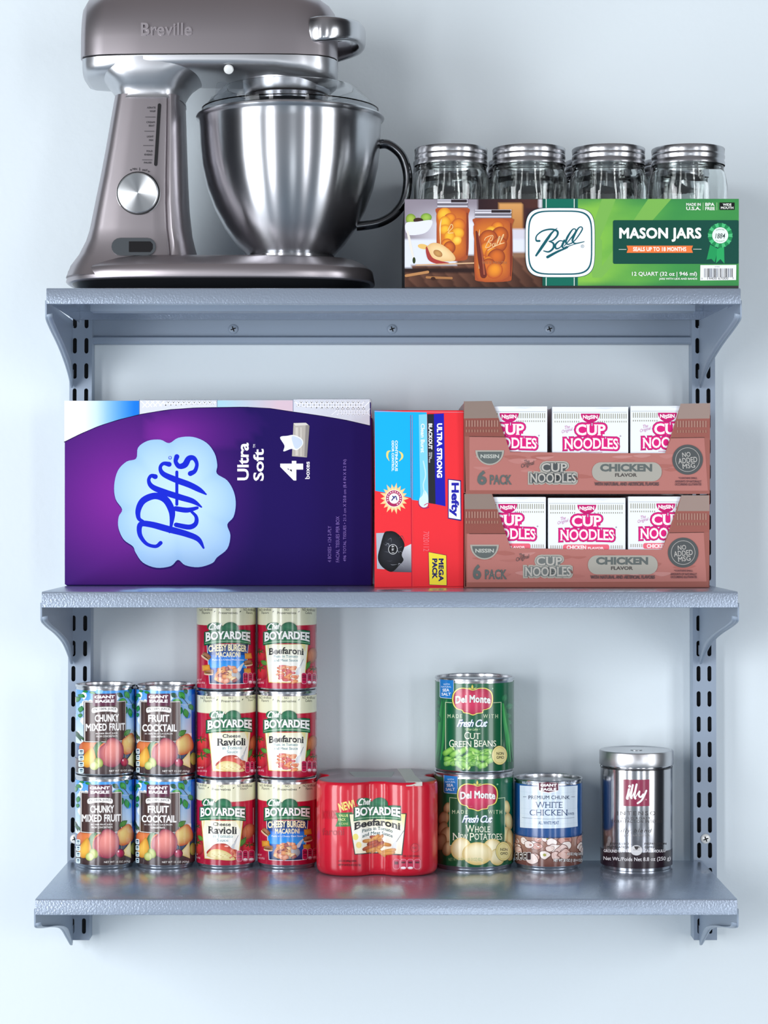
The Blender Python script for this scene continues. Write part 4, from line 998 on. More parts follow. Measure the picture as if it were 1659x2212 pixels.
A.rect(1105, 376, 1358, 632, '#8c1a44')
for pts, w_ in (([(1158, 470), (1150, 510), (1138, 556), (1146, 562)], 20), ([(1196, 430), (1186, 480), (1176, 540), (1184, 556)], 20), ([(1234, 424), (1222, 480), (1212, 540), (1222, 560)], 20), ([(1262, 492), (1256, 530), (1276, 546), (1300, 520)], 18), ([(1330, 484), (1310, 530), (1280, 580), (1244, 606)], 18)):
    A.stroke([(1230+(a-1230)*.98, b) for a, b in pts], w_, '#f6f2f5', same=False)
A.stroke([(1150, 556), (1186, 470), (1200, 432)], 9, '#f6f2f5'); A.stroke([(1186, 552), (1222, 470), (1238, 428)], 9, '#f6f2f5'); A.stroke([(1222, 552), (1252, 500), (1266, 492)], 9, '#f6f2f5')
A.ell(1166, 442, 13, 13, '#f6f2f5'); A.ell(1326, 570, 7, 7, '#d88aa4')
D = '#3a3638'
A.text('INTENSO', 1046, 684, 1418, 722, D, space=1.3); A.text('BOLD ROAST', 1090, 742, 1368, 762, D, same=True, space=1.3); A.text('TORREFACTION INTENSE', 988, 768, 1480, 796, D, same=True, space=1.2)
A.text('illy blend', 1078, 852, 1382, 900, D, shear=.3, space=1.3); A.text('100% ARABICA', 1094, 908, 1362, 928, '#7c7a7c', same=True, space=1.3)
A.text('ESPRESSO', 976, 988, 1158, 1008, D, bold=.01); A.text('PREPARATION', 946, 1020, 1160, 1042, D, bold=.01, same=True); A.text('PREPARATION', 1310, 988, 1522, 1008, D, bold=.01, same=True); A.text('ESPRESSO', 1312, 1022, 1480, 1042, D, bold=.01, same=True)
A.poly([(1210, 1022), (1256, 1022), (1250, 1042), (1240, 1054), (1226, 1054), (1216, 1042)], D); A.frame(1250, 1026, 1268, 1040, 4, D); A.rect(1200, 1056, 1264, 1059, D)
A.text('GROUND COFFEE', 916, 1050, 1160, 1078, '#e8e4e6', bold=.02, bend=-6); A.text('CAFE MOULU', 1306, 1050, 1514, 1078, '#e8e4e6', bold=.02, bend=-6, same=True); A.rect(1398, 1042, 1410, 1046, '#e8e4e6', same=True)
A.text('Net Wt./Poids Net 8.8 oz (250 g)', 914, 1118, 1562, 1166, '#efecee', bold=.01, bend=-12)
A.build('label', M['foil'], r)

# ------------------------------------------------------------------ shrink-wrapped pack of four tins
PH = .1165; YP = -.0865; PX = P(814.5, 0, YP)[0]
def plan(n=240):
    c = .0376; R_ = .0378; out = []
    rad = []
    for i in range(n):
        t = 2*PI*i/n; dx, dy = math.cos(t), math.sin(t); best = 0
        for sx in (-c, c):
            for sy in (-c, c):
                b = dx*sx+dy*sy; q_ = b*b-(sx*sx+sy*sy-R_*R_)
                if q_ > 0: best = max(best, b+math.sqrt(q_))
        rad.append(best)
    for i in range(n):
        t = math.degrees(2*PI*i/n) % 90; t = min(t, 90-t)             # distance from a dip direction
        a = 2*PI*i/n
        if t < 9:
            base = round(math.degrees(a)/90)*90; k = (math.degrees(a)-base)/9
            i0 = int(round((base-9)/360*n)) % n
            w0 = rad[i0]*math.cos(math.radians(9)); flat = w0-.0018*(1-k*k)
            rad_ = flat/math.cos(math.radians(k*9)); rad_ = max(rad_, 0)
        else: rad_ = rad[i]
        out.append((rad_*math.cos(a), rad_*math.sin(a)))
    return out
pl_ = plan()
r = empty('can_multipack', E(PX, YP, ZS3), 'red shrink-wrapped pack of four pasta tins, in the middle of the bottom shelf', 'pack of cans')
M['wrap'] = mat('red_shrink_film', '#cf0f2c', .3, 0, coat=.6, bump=.35, bscale=30, noise=.12, nscale=25, bdist=.0015)
M['wraptop'] = mat('hazy_film_top', '#8a7680', .35, 0, coat=.4, bump=.3, bscale=30)
bm = bmesh.new(); lv = [(.0002, .90), (.002, .955), (.006, .99), (.012, 1), (PH-.010, 1), (PH-.004, .995), (PH-.0008, .975), (PH-.0005, .96)]
loft(bm, [[(a*k, b*k, h) for a, b in pl_] for h, k in lv]); obj('shrink_wrap', bm, M['wrap'], r, angle=60)
bm = bmesh.new(); loft(bm, [[(a*k, b*k, h) for a, b in pl_] for h, k in ((PH-.0012, .972), (PH, .955))]); obj('top_film', bm, M['wraptop'], r, angle=60)
fr = sorted([(a, b) for a, b in pl_ if b < -.02 and abs(a) < .0752]); 
def fyp(x_):
    if x_ <= fr[0][0]: return fr[0][1]
    for (a, b), (c, d) in zip(fr, fr[1:]):
        if x_ <= c: return b+(d-b)*(x_-a)/(c-a) if c > a else d
    return fr[-1][1]
A = Art(Field(fyp, YP, PX, ZS3, .0025), gap=GAPC); A.view(670, 1640, 5.7207)
A.text('BOYARDEE', 150, 630, 330, 740, '#b80c26', bold=.03); A.text('faroni', 150, 850, 420, 940, '#a80c24', bold=.02)
A.text('NEW!', 352, 520, 552, 626, '#f4e07a', bold=.03, rot=-14)
A.poly([(310, 660), (520, 655), (520, 828), (310, 832), (345, 745)], '#2f7a3a'); A.text('VALUE', 350, 680, 470, 712, '#d8e08c', bold=.02); A.text('PACK', 350, 728, 440, 762, '#d8e08c', bold=.02, same=True); A.text('4 CANS', 352, 782, 470, 812, '#b8c87c', bold=.01, same=True)
A.poly([(474, 672), (1192, 668), (1140, 1188), (548, 1180)], '#20302c')
A.quad([(486, 682), (1178, 678), (1156, 930), (520, 930)], ['#ece8c0', '#e8dc7c', '#f4f2ea', '#f2f2ee']); A.quad([(520, 930), (1156, 930), (1128, 1172), (556, 1168)], ['#f2f2ee', '#f4f2ea', '#f0dcc0', '#f0e8c8'], same=True)
A.ell(560, 960, 36, 40, '#f0e07a'); A.ell(600, 1060, 34, 40, '#ecd27a', same=True)
A.view(670+832/5.7207, 1640+150/5.7207, 5.7207)
pasta_logo(A)
A.text('Beefaroni', -290, 580, 284, 672, '#17181c', bold=.032, serif=.035, warp=lambda u, v, X, Y: (X, Y+58*(2*u-1)**2))
A.text('Pasta in Tomato', -192, 682, 190, 724, '#15555c', bold=.01, serif=.025, warp=lambda u, v, X, Y: (X, Y+36*(2*u-1)**2)); A.text('and Meat Sauce', -190, 736, 190, 778, '#15555c', bold=.01, serif=.025, same=True, warp=lambda u, v, X, Y: (X, Y+44*(2*u-1)**2))
A.stroke([(320, 730, 6), (240, 850, 10), (212, 900, 40), (205, 960, 60)], 10, '#d2d4d6'); A.stroke([(326, 735), (236, 870)], 4, '#33383c')
for i in range(15):
    rr = random.Random(40+i); k = i/15; X = -150+310*rr.random()*(.6+.4*k)-20*(1-k)+60*(1-k); Y = 815+210*k; a = rr.uniform(-30, 30)+(15 if X > 30 else -18); ar = math.radians(a); L = rr.uniform(150, 210)
    c, c2 = rr.choice([('#c8683c', '#8c3420'), ('#d89a4c', '#a8602c'), ('#b8553c', '#7c2a20'), ('#e0a458', '#b46c2c')]); pts = sellipse(0, 0, L/2, 24, 16, 3)
    A.shade([(X+u*math.cos(ar)-v*math.sin(ar), Y+u*math.sin(ar)+v*math.cos(ar)) for u, v in pts], c, c2, X, Y-8, 3)
A.view(670, 1640, 5.7207)
A.text('4-15 OZ (425g) CANS', 350, 1244, 570, 1276, '#5c0818', bold=.03); A.text('NET WT 60 OZ (3 LB 12 OZ) 1.7kg', 350, 1292, 620, 1326, '#5c0818', bold=.03, same=True)
A.text('PER 1 CUP SERVING', 1150, 1186, 1350, 1208, '#5c0818', bold=.01); A.ell(1292, 1095, 52, 54, '#7c0c22'); A.ell(1292, 1095, 48, 50, '#c81430'); A.text('MEAT', 1262, 1080, 1322, 1108, '#7c0c22', bold=.01)
for i in range(4):
    X = 1028+i*84; A.rrect(X, 1232, X+82, 1360, 34, '#f0a8b8', same=i > 0)
for i in range(4):
    X = 1028+i*84; A.rrect(X+4, 1236, X+78, 1356, 30, '#c02048', same=i > 0)
for i in range(4):
    X = 1028+i*84; A.rect(X+16, 1262, X+66, 1286 if i else 1300, '#5c0a26', same=i > 0)
    if i in (1, 2): A.ell(X+41, 1340, 30, 14, '#f2e8ec', same=True)
A.build('printed_front', M['film'], r, base=.0003)
A = Art(Flat(0, 0, 0)); 
bm = bmesh.new()
def strip(name, pts, m, h=.0003):
    bm = bmesh.new(); loft(bm, [[(a, b, PH) for a, b in pts], [(a, b, PH+h) for a, b in pts]]); return obj(name, bm, m, r, smooth=False)
M['paper'] = mat('pale_paper', '#cfd0c8', .6)
strip('barcode_patch', [(-.028, -.02), (.018, -.02), (.022, .035), (-.036, .035)], mat('hazy_patch', '#98a09c', .4))
sx_ = P(1640/1, 0, 0)[0]
o = strip('paper_strip', [(.0355, -.0712), (.0555, -.0712), (.048, .0), (.044, .068), (.026, .068), (.031, .0)], M['paper'])
bm = bmesh.new(); ya, yb = fyp(.0355)-.0012, fyp(.0555)-.0012
loft(bm, [[(.0355, -.0700, PH+.0003), (.0555, -.0700, PH+.0003), (.0555, yb, PH-.0045), (.0355, ya, PH-.0045)], [(.0355, -.0690, PH-.0006), (.0555, -.0690, PH-.0006), (.0555, yb+.0008, PH-.0045), (.0355, ya+.0008, PH-.0045)]])
obj('strip_end', bm, M['paper'], o, smooth=False)

# ------------------------------------------------------------------ purple four-pack of tissue boxes
YB = -.118; PZ0 = ZS2; xa, xb = P(141, 0, YB)[0], P(804, 0, YB)[0]; ztop = P(0, 863, YB)[1]; PXc = (xa+xb)/2
r = empty('tissue_box_pack', E(PXc, -.06, PZ0), 'large purple wrapped pack of tissue boxes with a pale blue cloud on the middle shelf', 'tissue box pack')
M['purple'] = mat('purple_wrap', '#2a0f66', .25, coat=.5, bump=.2, bscale=25); M['carton_w'] = mat('pale_carton', '#dfe3ea', .4, coat=.4)
wk = (xb-xa)/4
for k, dz in enumerate((-.0015, 0, .0002, .0012)):
    bm = bmesh.new(); box(bm, xa+wk*k-PXc+.0004, xa+wk*(k+1)-PXc-.0004, YB+.06+.0005, .0285, .0003, ztop-PZ0+dz)
    obj('tissue_box', bm, M['carton_w'], r, smooth=False, bevel=.0025)
bm = bmesh.new(); box(bm, xa-PXc-.0006, xb-PXc+.0006, YB+.06, .029, .0001, ztop-PZ0-.022)
obj('wrapper', bm, M['purple'], r, smooth=True, bevel=.003, seg=3)
A = Art(Flat(YB, PXc, PZ0), 130, 840, 2.4043, gap=.00002)
def pur(x_, y_):
    d = math.hypot((x_-330)/620, (y_-560)/620); d2 = math.hypot((x_-560)/500, (y_-240)/260)
    return mixc('#7a2496', '#1d0a58', max(d*.95-.12, 0)**1.1 if d < d2+.3 else max(d2*.95-.05, 0))
A.grid(24, 70, 1614, 1016, 40, 26, pur)
arc = [(22, 274), (100, 235), (200, 192), (300, 160), (415, 131), (560, 107), (700, 97), (815, 95), (960, 93), (1090, 100), (1210, 118), (1350, 138), (1480, 160), (1610, 190)]
def arcy(x_):
    for (a, b), (c, d) in zip(arc, arc[1:]):
        if x_ <= c: return b+(d-b)*(x_-a)/(c-a)
    return arc[-1][1]
def cap(x0_, x1_, top, fn, n):
    vs = []; cs = []; fs = []
    for i in range(n+1):
        X = x0_+(x1_-x0_)*i/n
        for j, Y in enumerate((top, arcy(X))): vs.append(A.q(X, Y)); cs.append(lin(fn(X)))
        if i: fs.append((2*i-2, 2*i-1, 2*i+1, 2*i))
    A.add(vs, fs, cs)
A.stroke([(a, b+2) for a, b in arc], 5, '#160a40', k=3)
cap(22, 412, 62, lambda X: mixc('#f4f5f8', mixc('#b8dcf4', '#1478e0', (X-200)/190), (X-110)/120), 14)
cap(412, 815, 60, lambda X: '#d9dce4', 10); cap(815, 1210, 60, lambda X: mixc('#a8d4e4', '#d8c0cc', (X-830)/300), 10); cap(1210, 1608, 56, lambda X: '#d6dae3', 10)
first = True
for x0_, x1_ in ((412, 815), (1210, 1608)):                            # printed chevrons
    X = x0_+8
    while X < x1_-30:
        for sg in (1, -1):
            L = min(40, (arcy(X+20)-64)*.5)
            xa_ = X if sg > 0 else X+40; xb_ = xa_+sg*L
            if 64+L < arcy(xb_)-3 and x0_ < xb_ < x1_: A.line(xa_, 64, xb_, 64+L, 5, '#f6f7fa', same=not first); first = False
            if arcy(xb_) > 150 and L > 30: A.line(xb_, 64+L, xa_, 64+2*L-6, 3.5, '#f4f5f8', same=True)
        X += 27
for a in (412, 815, 1210): A.line(a, 56, a, arcy(a), 3, '#7c88a4')
cl = [(395, 362), (405, 305), (455, 270), (520, 264), (566, 282), (615, 254), (690, 250), (760, 280), (802, 335), (816, 395), (814, 440), (868, 476), (902, 535), (912, 600), (900, 665), (868, 705), (884, 760), (868, 830), (815, 875), (790, 905), (720, 926), (650, 916), (612, 888), (575, 920), (500, 929), (430, 902), (392, 850), (378, 818), (330, 782), (303, 722), (304, 665), (322, 626), (288, 572), (281, 500), (300, 425), (345, 378)]
cp = catmull(cl, 4, True); A.poly([(600+(x_-600)*1.012+3, 590+(y_-590)*1.012+5) for x_, y_ in cp], '#2a0f66'); A.shade(cp, '#c4e2fa', '#9cc4ee', 600, 570, 5)
Bl = '#1026cc'
for pts in ([(430, 688, 12), (408, 672, 16), (406, 628, 22), (432, 580, 26), (492, 556, 26), (548, 576, 28), (580, 636, 26), (578, 700, 14), (568, 745, 8)],
            [(522, 800, 16), (496, 818, 14), (448, 804, 14), (414, 756, 18), (418, 704, 22), (470, 704, 24), (560, 728, 26), (650, 752, 24), (716, 780, 20), (745, 826, 8)],
            [(602, 706, 18), (670, 718, 20), (704, 700, 18), (706, 664, 14), (680, 636, 10)], [(600, 622, 20), (660, 630, 20), (712, 618, 12)],
            [(494, 456, 20), (472, 452, 14), (460, 476, 14), (478, 508, 20), (540, 536, 24), (620, 562, 24), (690, 584, 20), (734, 614, 6)],
            [(566, 392, 20), (536, 388, 14), (520, 410, 14), (536, 442, 20), (600, 472, 24), (670, 498, 24), (722, 524, 20), (758, 548, 6)],
            [(606, 600, 12), (606, 520, 12), (606, 432, 12)],
            [(606, 352, 20), (600, 378, 16), (618, 402, 20), (648, 394, 24), (668, 362, 22), (694, 360, 18), (710, 390, 14), (700, 426, 16), (676, 440, 20)]):
    A.stroke([(a, b, c*1.32) for a, b, c in pts], 20, Bl)
A.ell(571, 358, 9, 9, Bl); A.ell(571, 358, 6, 6, '#c4e2fa'); A.text('R', 567, 354, 575, 362, Bl, rot=-90)
Wt = '#f4f2fa'
A.text('Ultra', 920, 280, 980, 475, Wt, bold=.025, rot=-90); A.text('Soft', 1003, 312, 1058, 478, Wt, bold=.025, rot=-90, same=True); A.text('TM', 1002, 288, 1014, 306, Wt, rot=-90, same=True)
A.text('4', 1143, 374, 1262, 476, Wt, bold=.03, rot=-90, same=True); A.text('boxes', 1272, 378, 1296, 468, Wt, bold=.02, rot=-90, same=True)
A.poly([(1212, 178), (1276, 176), (1295, 192), (1282, 356), (1204, 350)], '#b7b1a8'); A.poly([(1276, 176), (1295, 192), (1282, 356), (1268, 350)], '#8f8a86'); A.poly([(1212, 178), (1276, 176), (1290, 188), (1222, 192)], '#d8d4cc')
A.rect(1222, 200, 1236, 346, '#cfcac0'); A.rect(1248, 200, 1254, 350, '#cfcac0', same=True)
A.curve([(1142, 252), (1180, 244), (1215, 240), (1255, 260), (1260, 290), (1230, 318), (1200, 312), (1160, 325), (1165, 295)], '#eef3fa', 4); A.curve([(1205, 245), (1250, 262), (1256, 290), (1225, 312), (1208, 280)], '#c9d6e6', 4)
sm_ = '#8a72c4'
A.text('4 BOXES • 124 2-PLY', 1390, 712, 1408, 900, sm_, rot=-90); A.text('FACIAL TISSUES PER BOX', 1432, 662, 1450, 900, sm_, rot=-90, same=True); A.text('496 TOTAL TISSUES • 21.3 cm X 20.8 cm (8.4 IN X 8.2 IN)', 1470, 366, 1490, 896, sm_, rot=-90, same=True)
A.build('printed_front', M['wrapflat'], r, base=.0004).location = (0, YB+.06, 0)

# ------------------------------------------------------------------ red and blue carton of bags
YH = -.185; xa, xb = P(809, 0, YH)[0], P(1001.5, 0, YH)[0]; zt_ = P(0, 886, YH)[1]; HX = (xa+xb)/2
r = empty('trash_bag_box', E(HX, -.1, ZS2), 'red and blue trash bag carton with a yellow patch, beside the purple pack', 'box of trash bags')
bm = bmesh.new(); box(bm, xa-HX, xb-HX, YH+.1, .075, .0003, zt_-ZS2); obj('carton', bm, mat('red_carton', '#c02a3c', .45), r, smooth=False, bevel=.0012)
A = Art(Flat(YH, HX, ZS2), 790, 860, 5.1435, gap=.00002)
Rd = '#ee2f38'; Cy = '#06b2ee'
A.rect(98, 138, 1086, 2108, Rd)
A.poly([(98, 138), (678, 160), (600, 1142), (516, 1130), (500, 1106), (106, 1030)], Cy)
A.poly([(590, 184), (680, 178), (697, 1168), (655, 1215), (600, 1190), (592, 1130), (606, 1080)], '#7fd2f4')
A.curve([(650, 1020), (690, 1080), (690, 1190), (640, 1215), (596, 1180), (596, 1120), (630, 1080)], '#d4ecf8', 4); A.stroke([(640, 700), (665, 850), (640, 960), (655, 1060)], 14, '#bfe6f8'); A.stroke([(650, 1190), (690, 1170), (700, 1210)], 8, '#c02050')
A.stroke([(586, 1130), (594, 1190), (640, 1222), (700, 1214)], 6, '#3a2a78')
A.poly([(682, 178), (757, 176), (776, 1178), (698, 1166)], '#20242c'); A.poly([(757, 175), (868, 170), (886, 1202), (776, 1178)], '#1616b0')
A.text('ULTRA STRONG', 790, 280, 850, 885, '#f6f6fa', bold=.05, rot=90); A.text('BLACKOUT', 698, 282, 740, 570, '#f6f6fa', bold=.04, rot=90, same=True); A.text('Hides', 720, 602, 740, 672, '#e8e8ee', rot=90, same=True); A.text('the Mess', 702, 602, 720, 718, '#e8e8ee', rot=90, same=True)
A.text('Clean Burst', 612, 284, 656, 606, '#eef8fd', bold=.03, rot=90, same=True); A.text('CONTINUOUS', 326, 470, 356, 812, '#e8f6fc', bold=.04, rot=90, same=True); A.text('ODOR CONTROL', 288, 470, 316, 812, '#e8f6fc', bold=.04, rot=90, same=True)
A.stroke([(276, 585, 6), (246, 600, 24), (240, 650, 20), (262, 698, 4)], 14, '#f0dc7c'); A.stroke([(366, 590, 4), (400, 620, 22), (404, 660, 22), (372, 700, 6)], 14, '#f0dc7c')
cx_, cy_ = 315, 1115; pts = []
for i in range(36):
    t = 2*PI*i/36; R_ = (165 if i % 4 == 0 else 150) if i % 2 == 0 else 108; pts.append((cx_+R_*math.cos(t), cy_+R_*math.sin(t)*1.08))
A.shade(pts, '#fdf3c0', '#f6c98a', cx_, cy_, 2); A.ell(cx_, cy_, 96, 96, '#fbf6ee'); A.ell(cx_, cy_, 90, 90, '#b0245c'); A.ell(cx_, cy_, 58, 58, '#fbf6ee')
for i in range(18):
    t = 2*PI*i/18
    if 3 < i < 8: continue
    A.ell(cx_+74*math.cos(t), cy_+74*math.sin(t), 8, 8, '#f6e8ee', same=True, n=6)
A.stroke([(290, 1135), (330, 1090), (345, 1130)], 12, '#2a2f7c'); A.stroke([(300, 1090), (320, 1110)], 12, '#2a2f7c', same=True)
A.poly([(912, 898), (1058, 914), (1062, 1362), (1040, 1362), (914, 1338)], '#1a1a78'); A.poly([(922, 908), (1050, 924), (1054, 1350), (922, 1328)], '#f6f7fb')
A.text('Hefty', 928, 940, 1036, 1318, '#1c1ca8', bold=.045, rot=90)
A.text('7020112', 640, 1480, 705, 1700, '#f2707c', rot=90)
A.poly([(120, 1500), (505, 1500), (510, 1925), (280, 1915), (130, 1900)], Rd); A.poly([(116, 1500), (210, 1496), (210, 1902), (126, 1896)], '#b4bac6'); A.quad([(420, 1660), (505, 1620), (508, 1935), (300, 1930)], ['#c8cad2', '#dfe0e6', '#5a5a66', '#4a4a56'])
bag = catmull([(205, 1500), (260, 1478), (320, 1486), (380, 1530), (420, 1590), (430, 1650), (400, 1740), (420, 1800), (370, 1860), (290, 1930), (200, 1890), (150, 1830), (135, 1760), (160, 1650)], 4, True)
A.shade(bag, '#2a2c34', '#08090c', 280, 1650); r_ = random.Random(2)
for i in range(14):
    a, b = r_.uniform(170, 370), r_.uniform(1520, 1880); A.stroke([(a, b, 1), (a+r_.uniform(10, 50), b+r_.uniform(-30, 30), r_.uniform(4, 9)), (a+r_.uniform(40, 80), b+r_.uniform(-40, 50), 1)], 4, r_.choice(['#5c606a', '#8c9098', '#3c4048']), same=i > 0)
A.ell(302, 1680, 52, 56, '#d8dadc'); A.ell(302, 1680, 46, 50, '#14151a'); A.text('6 in 1', 288, 1640, 318, 1720, '#d8dadc', bold=.02, rot=90)
A.poly([(697, 1708), (896, 1744), (902, 2082), (706, 2076)], '#1c1c50'); A.poly([(700, 1712), (893, 1748), (898, 2078), (709, 2072)], '#f4e03c')
A.text('MEGA', 808, 1782, 866, 2036, '#1c1c60', bold=.05, rot=90); A.text('PACK', 738, 1782, 796, 2010, '#1c1c60', bold=.05, rot=90, same=True)
A.line(497, 190, 512, 2090, 4, '#b01c48'); A.line(516, 190, 524, 2090, 3, '#fa5a60'); A.line(98, 150, 1086, 158, 4, '#d8a0b0'); A.line(100, 2102, 1086, 2092, 5, '#a01828')
A.build('printed_front', M['carton'], r, base=.0003).location = (0, YH+.1, 0)

# ------------------------------------------------------------------ noodle trays with the cup cartons standing in them
YN = -.192
M['tray'] = mat('brown_tray_card', '#8a4a40', .5, coat=.3, noise=.15, nscale=30)
def noodle_cup(px0, px1, pyt, pyb, z0, label, lower):
    yc = YN+.0035; x0_, x1_ = P(px0, 0, yc)[0], P(px1, 0, yc)[0]; zt = P(0, pyt, yc)[1]; X = (x0_+x1_)/2; D_ = .088
    r = empty('noodle_cup_carton', E(X, yc+D_/2, z0), label, 'carton', 'white noodle cup cartons in the trays')
    bm = bmesh.new(); box(bm, x0_-X, x1_-X, -D_/2, D_/2, 0, zt-z0); obj('carton', bm, M['carton_w'], r, smooth=False, bevel=.0012)
    A = Art(Flat(yc, X, z0), px0, pyt, 1.0, gap=.00002); W_ = px1-px0
    A.rect(0, 1, W_, pyb-pyt, '#eef3fa'); A.rect(2, 12, W_-3, 12.7, '#8c93a0')
    A.poly([(W_-75, 4), (W_-58, 2), (W_-30, 3), (W_-48, 6)], '#dfe5ee')
    f = True
    for i in range(34):
        X_ = 5+i*4.65
        if W_/2-23 < X_ < W_/2+20 or X_ > W_-3: continue
        A.rect(X_, 15.5, X_+1.9, 26.5, '#9c9a86', same=not f); f = False; A.rect(X_, 31, X_+1.9, 34.6, '#9c9a86', same=True)
    if lower:
        for i in range(34):
            X_ = 5+i*4.65
            if 30 < X_ < 134 or X_ > W_-3: continue
            A.rect(X_, 103, X_+1.9, 110, '#a8a696', same=True)
    pts = [(W_/2-20.5, 15.5)]+[(W_/2+20.5*math.cos(t), 15.5+20*math.sin(t)) for t in [PI*k/14 for k in range(15)]]
    A.poly(pts, '#c4106a'); A.text('NISSIN', W_/2-16, 18.5, W_/2+16, 27, '#fbf2f8', bold=.04, warp=lambda u, v, x, y: (x, y+3*abs(2*u-1)*0+(1.8 if .33 < u < .5 else 0)))
    A.ell(W_/2+17, 33.5, 2, 2, '#b8a0b0')
    A.text('The', 27, 41, 38, 48, '#c060a0', shear=.4, rot=-14); A.text('Original', 20, 48, 45, 57, '#c060a0', shear=.4, rot=-16, same=True)
    wp2 = lambda u, v, x, y: (x, y+1.5*(2*u-1)**2)
    for b, c, o_ in ((.17, '#a01868', 3.6), (.135, '#dc1a7a', 2.6)):
        A.text('CUP', 50-o_, 37.5-o_, 116+o_, 63+o_, c, bold=b, serif=.02); A.text('NOODLES', 25-o_, 67-o_, 143+o_, 92.5+o_, c, bold=b, serif=.02, same=True, warp=wp2)
    A.rect(54, 42, 113, 60, '#dc1a7a'); A.rect(30, 70, 140, 88, '#dc1a7a', same=True)
    A.text('CUP', 51, 38.5, 115, 62.5, '#fbfbfe', bold=.03, serif=.04); A.text('NOODLES', 26, 68, 142, 91.5, '#fbfbfe', bold=.02, serif=.04, same=True, warp=wp2)
    A.ell(147, 64, 1.8, 1.8, '#b0a8b4')
    if lower: A.rrect(32, 101, 132, 113.5, 5, '#ee6a7e'); A.text('CHICKEN', 40, 103, 82, 112, '#fdf4f4', bold=.04); A.text('FLAVOR', 86, 106.5, 120, 111.5, '#fdf4f4', bold=.03, same=True)
    else: A.rect(60, 98, 108, 99.6, '#c898b0')
    A.build('printed_front', M['carton'], r, base=.0003).location = (0, -D_/2, 0)
def tray(out, z0, z1, label, v0, lower):
    xs = [p[0] for p in out]; x0_, x1_ = P(min(xs), 0, YN)[0], P(max(xs), 0, YN)[0]; X = (x0_+x1_)/2; t = .0012; D_ = .160
    r = empty('noodle_tray', E(X, YN+D_/2, z0), label, 'cardboard tray', 'noodle trays stacked on the middle shelf')
    H_ = z1-z0; yf = -D_/2
    fp = [(P(a, b, YN)[0]-X, P(a, b, YN)[1]-z0) for a, b in out]
    fp = [(a, max(b, .0004)) for a, b in fp]
    bm = bmesh.new()
    lo_, hi_ = fp, fp
    def plate(d0, d1):
        v0_ = [bm.verts.new((a, d0, b)) for a, b in fp]; v1_ = [bm.verts.new((a, d1, b)) for a, b in fp]; n = len(fp)
        tr = tessellate_polygon([[Vector((a, b, 0)) for a, b in fp]])
        for f in tr: bm.faces.new([v0_[i] for i in f]); bm.faces.new([v1_[i] for i in f[::-1]])
        for i in range(n): j = (i+1) % n; bm.faces.new((v0_[i], v0_[j], v1_[j], v1_[i]))
    plate(yf, yf+t)
    w2 = (x1_-x0_)/2; hs = H_-.0008
    box(bm, -w2, -w2+t, yf+t, D_/2, .0004, hs); box(bm, w2-t, w2, yf+t, D_/2, .0004, hs); box(bm, -w2+t, w2-t, D_/2-t, D_/2, .0004, hs); box(bm, -w2+t, w2-t, yf+t, D_/2-t, .0004, .0016)
    obj('tray_card', bm, M['tray'], r, smooth=False)
    A = Art(Flat(YN, X, z0), gap=.00002)
    L0 = (990, v0, 5.925); R0 = (1260, v0, 5.7207)
    dy = 0 if not lower else 0
    A.poly([(a, b) for a, b in out], '#9a5a50')
    yb = max(b for a, b in out); yl = 979 if not lower else 1184
    yt = 979 if not lower else 1185
    # sleeve panel, film glare put into its pink, and brown tower faces
    ysl = 941 if not lower else 1152
    ysr = 945 if not lower else 1150
    A.view(0, 0, 1)
    if not lower:
        TL = [(1003, 867), (1062, 866), (1077, 903), (1002, 904)]; TR = [(1470, 872), (1534, 871), (1533, 904), (1463, 905)]
        BL_ = [(1002, 904), (1077, 903), (1090, 943), (1004, 943)]; BR_ = [(1463, 905), (1533, 904), (1533, 946), (1450, 946)]
        PN = [(1014, 943), (1091, 944), (1102, 977), (1300, 979), (1437, 979), (1450, 946), (1521, 945), (1529, 1060), (1014, 1059)]
    else:
        TL = [(1003, 1067), (1062, 1067), (1074, 1100), (1004, 1100)]; TR = [(1472, 1070), (1532, 1070), (1532, 1104), (1463, 1104)]
        BL_ = [(1004, 1100), (1074, 1100), (1092, 1153), (1006, 1153)]; BR_ = [(1463, 1104), (1532, 1104), (1532, 1150), (1446, 1151)]
        PN = [(1009, 1153), (1092, 1153), (1103, 1184), (1280, 1187), (1430, 1187), (1446, 1151), (1520, 1150), (1526, 1256), (1009, 1258)]
    A.poly(BL_, '#8c4c42'); A.poly(BR_, '#96544a', same=True); A.poly(TL, '#8c7a70', same=True); A.poly(TR, '#9a857c', same=True)
    A.poly(PN, '#b4726a')
    rr = random.Random(3+lower); y_lo = 983 if not lower else 1190; y_hi = 1058 if not lower else 1256
    for i in range(26):
        a = rr.uniform(1016, 1470); b = rr.uniform(y_lo, y_hi-12); L = rr.uniform(20, 55)
        A.curve([(a, b), (a+L*.5, b-rr.uniform(1, 5)), (a+L, b+rr.uniform(-3, 3)), (a+L*.5, b+rr.uniform(3, 9))], rr.choice(['#bb7c75', '#ae6c64', '#c08680', '#a9655c']), 3, same=False)
    f = True
    for (tx0, tx1, ty, skew) in ((1006, 1078, TL[2][1]+5, 0), (1462, 1528, TR[2][1]+5, 1)):
        for i in range(12):
            X_ = tx0+i*6.1
            if X_ > tx1 or (skew and X_ < 1461): continue
            A.rect(X_, ty, X_+3, ty+14, '#a87c6e', same=not f); f = False; A.rect(X_, ty+20, X_+3, ty+26, '#a0705f', same=True)
    A.line(1014, PN[0][1], PN[1][0], PN[1][1], 1.2, '#4c241e'); A.line(PN[5][0], PN[5][1], PN[6][0], PN[6][1], 1.2, '#4c241e', same=True)
    G = '#5c6462'; Lg = '#a9a69c'; dk = '#4a4f50'
    A.view(*L0)
    (bx, by) = (402, 745) if not lower else (335, 768)
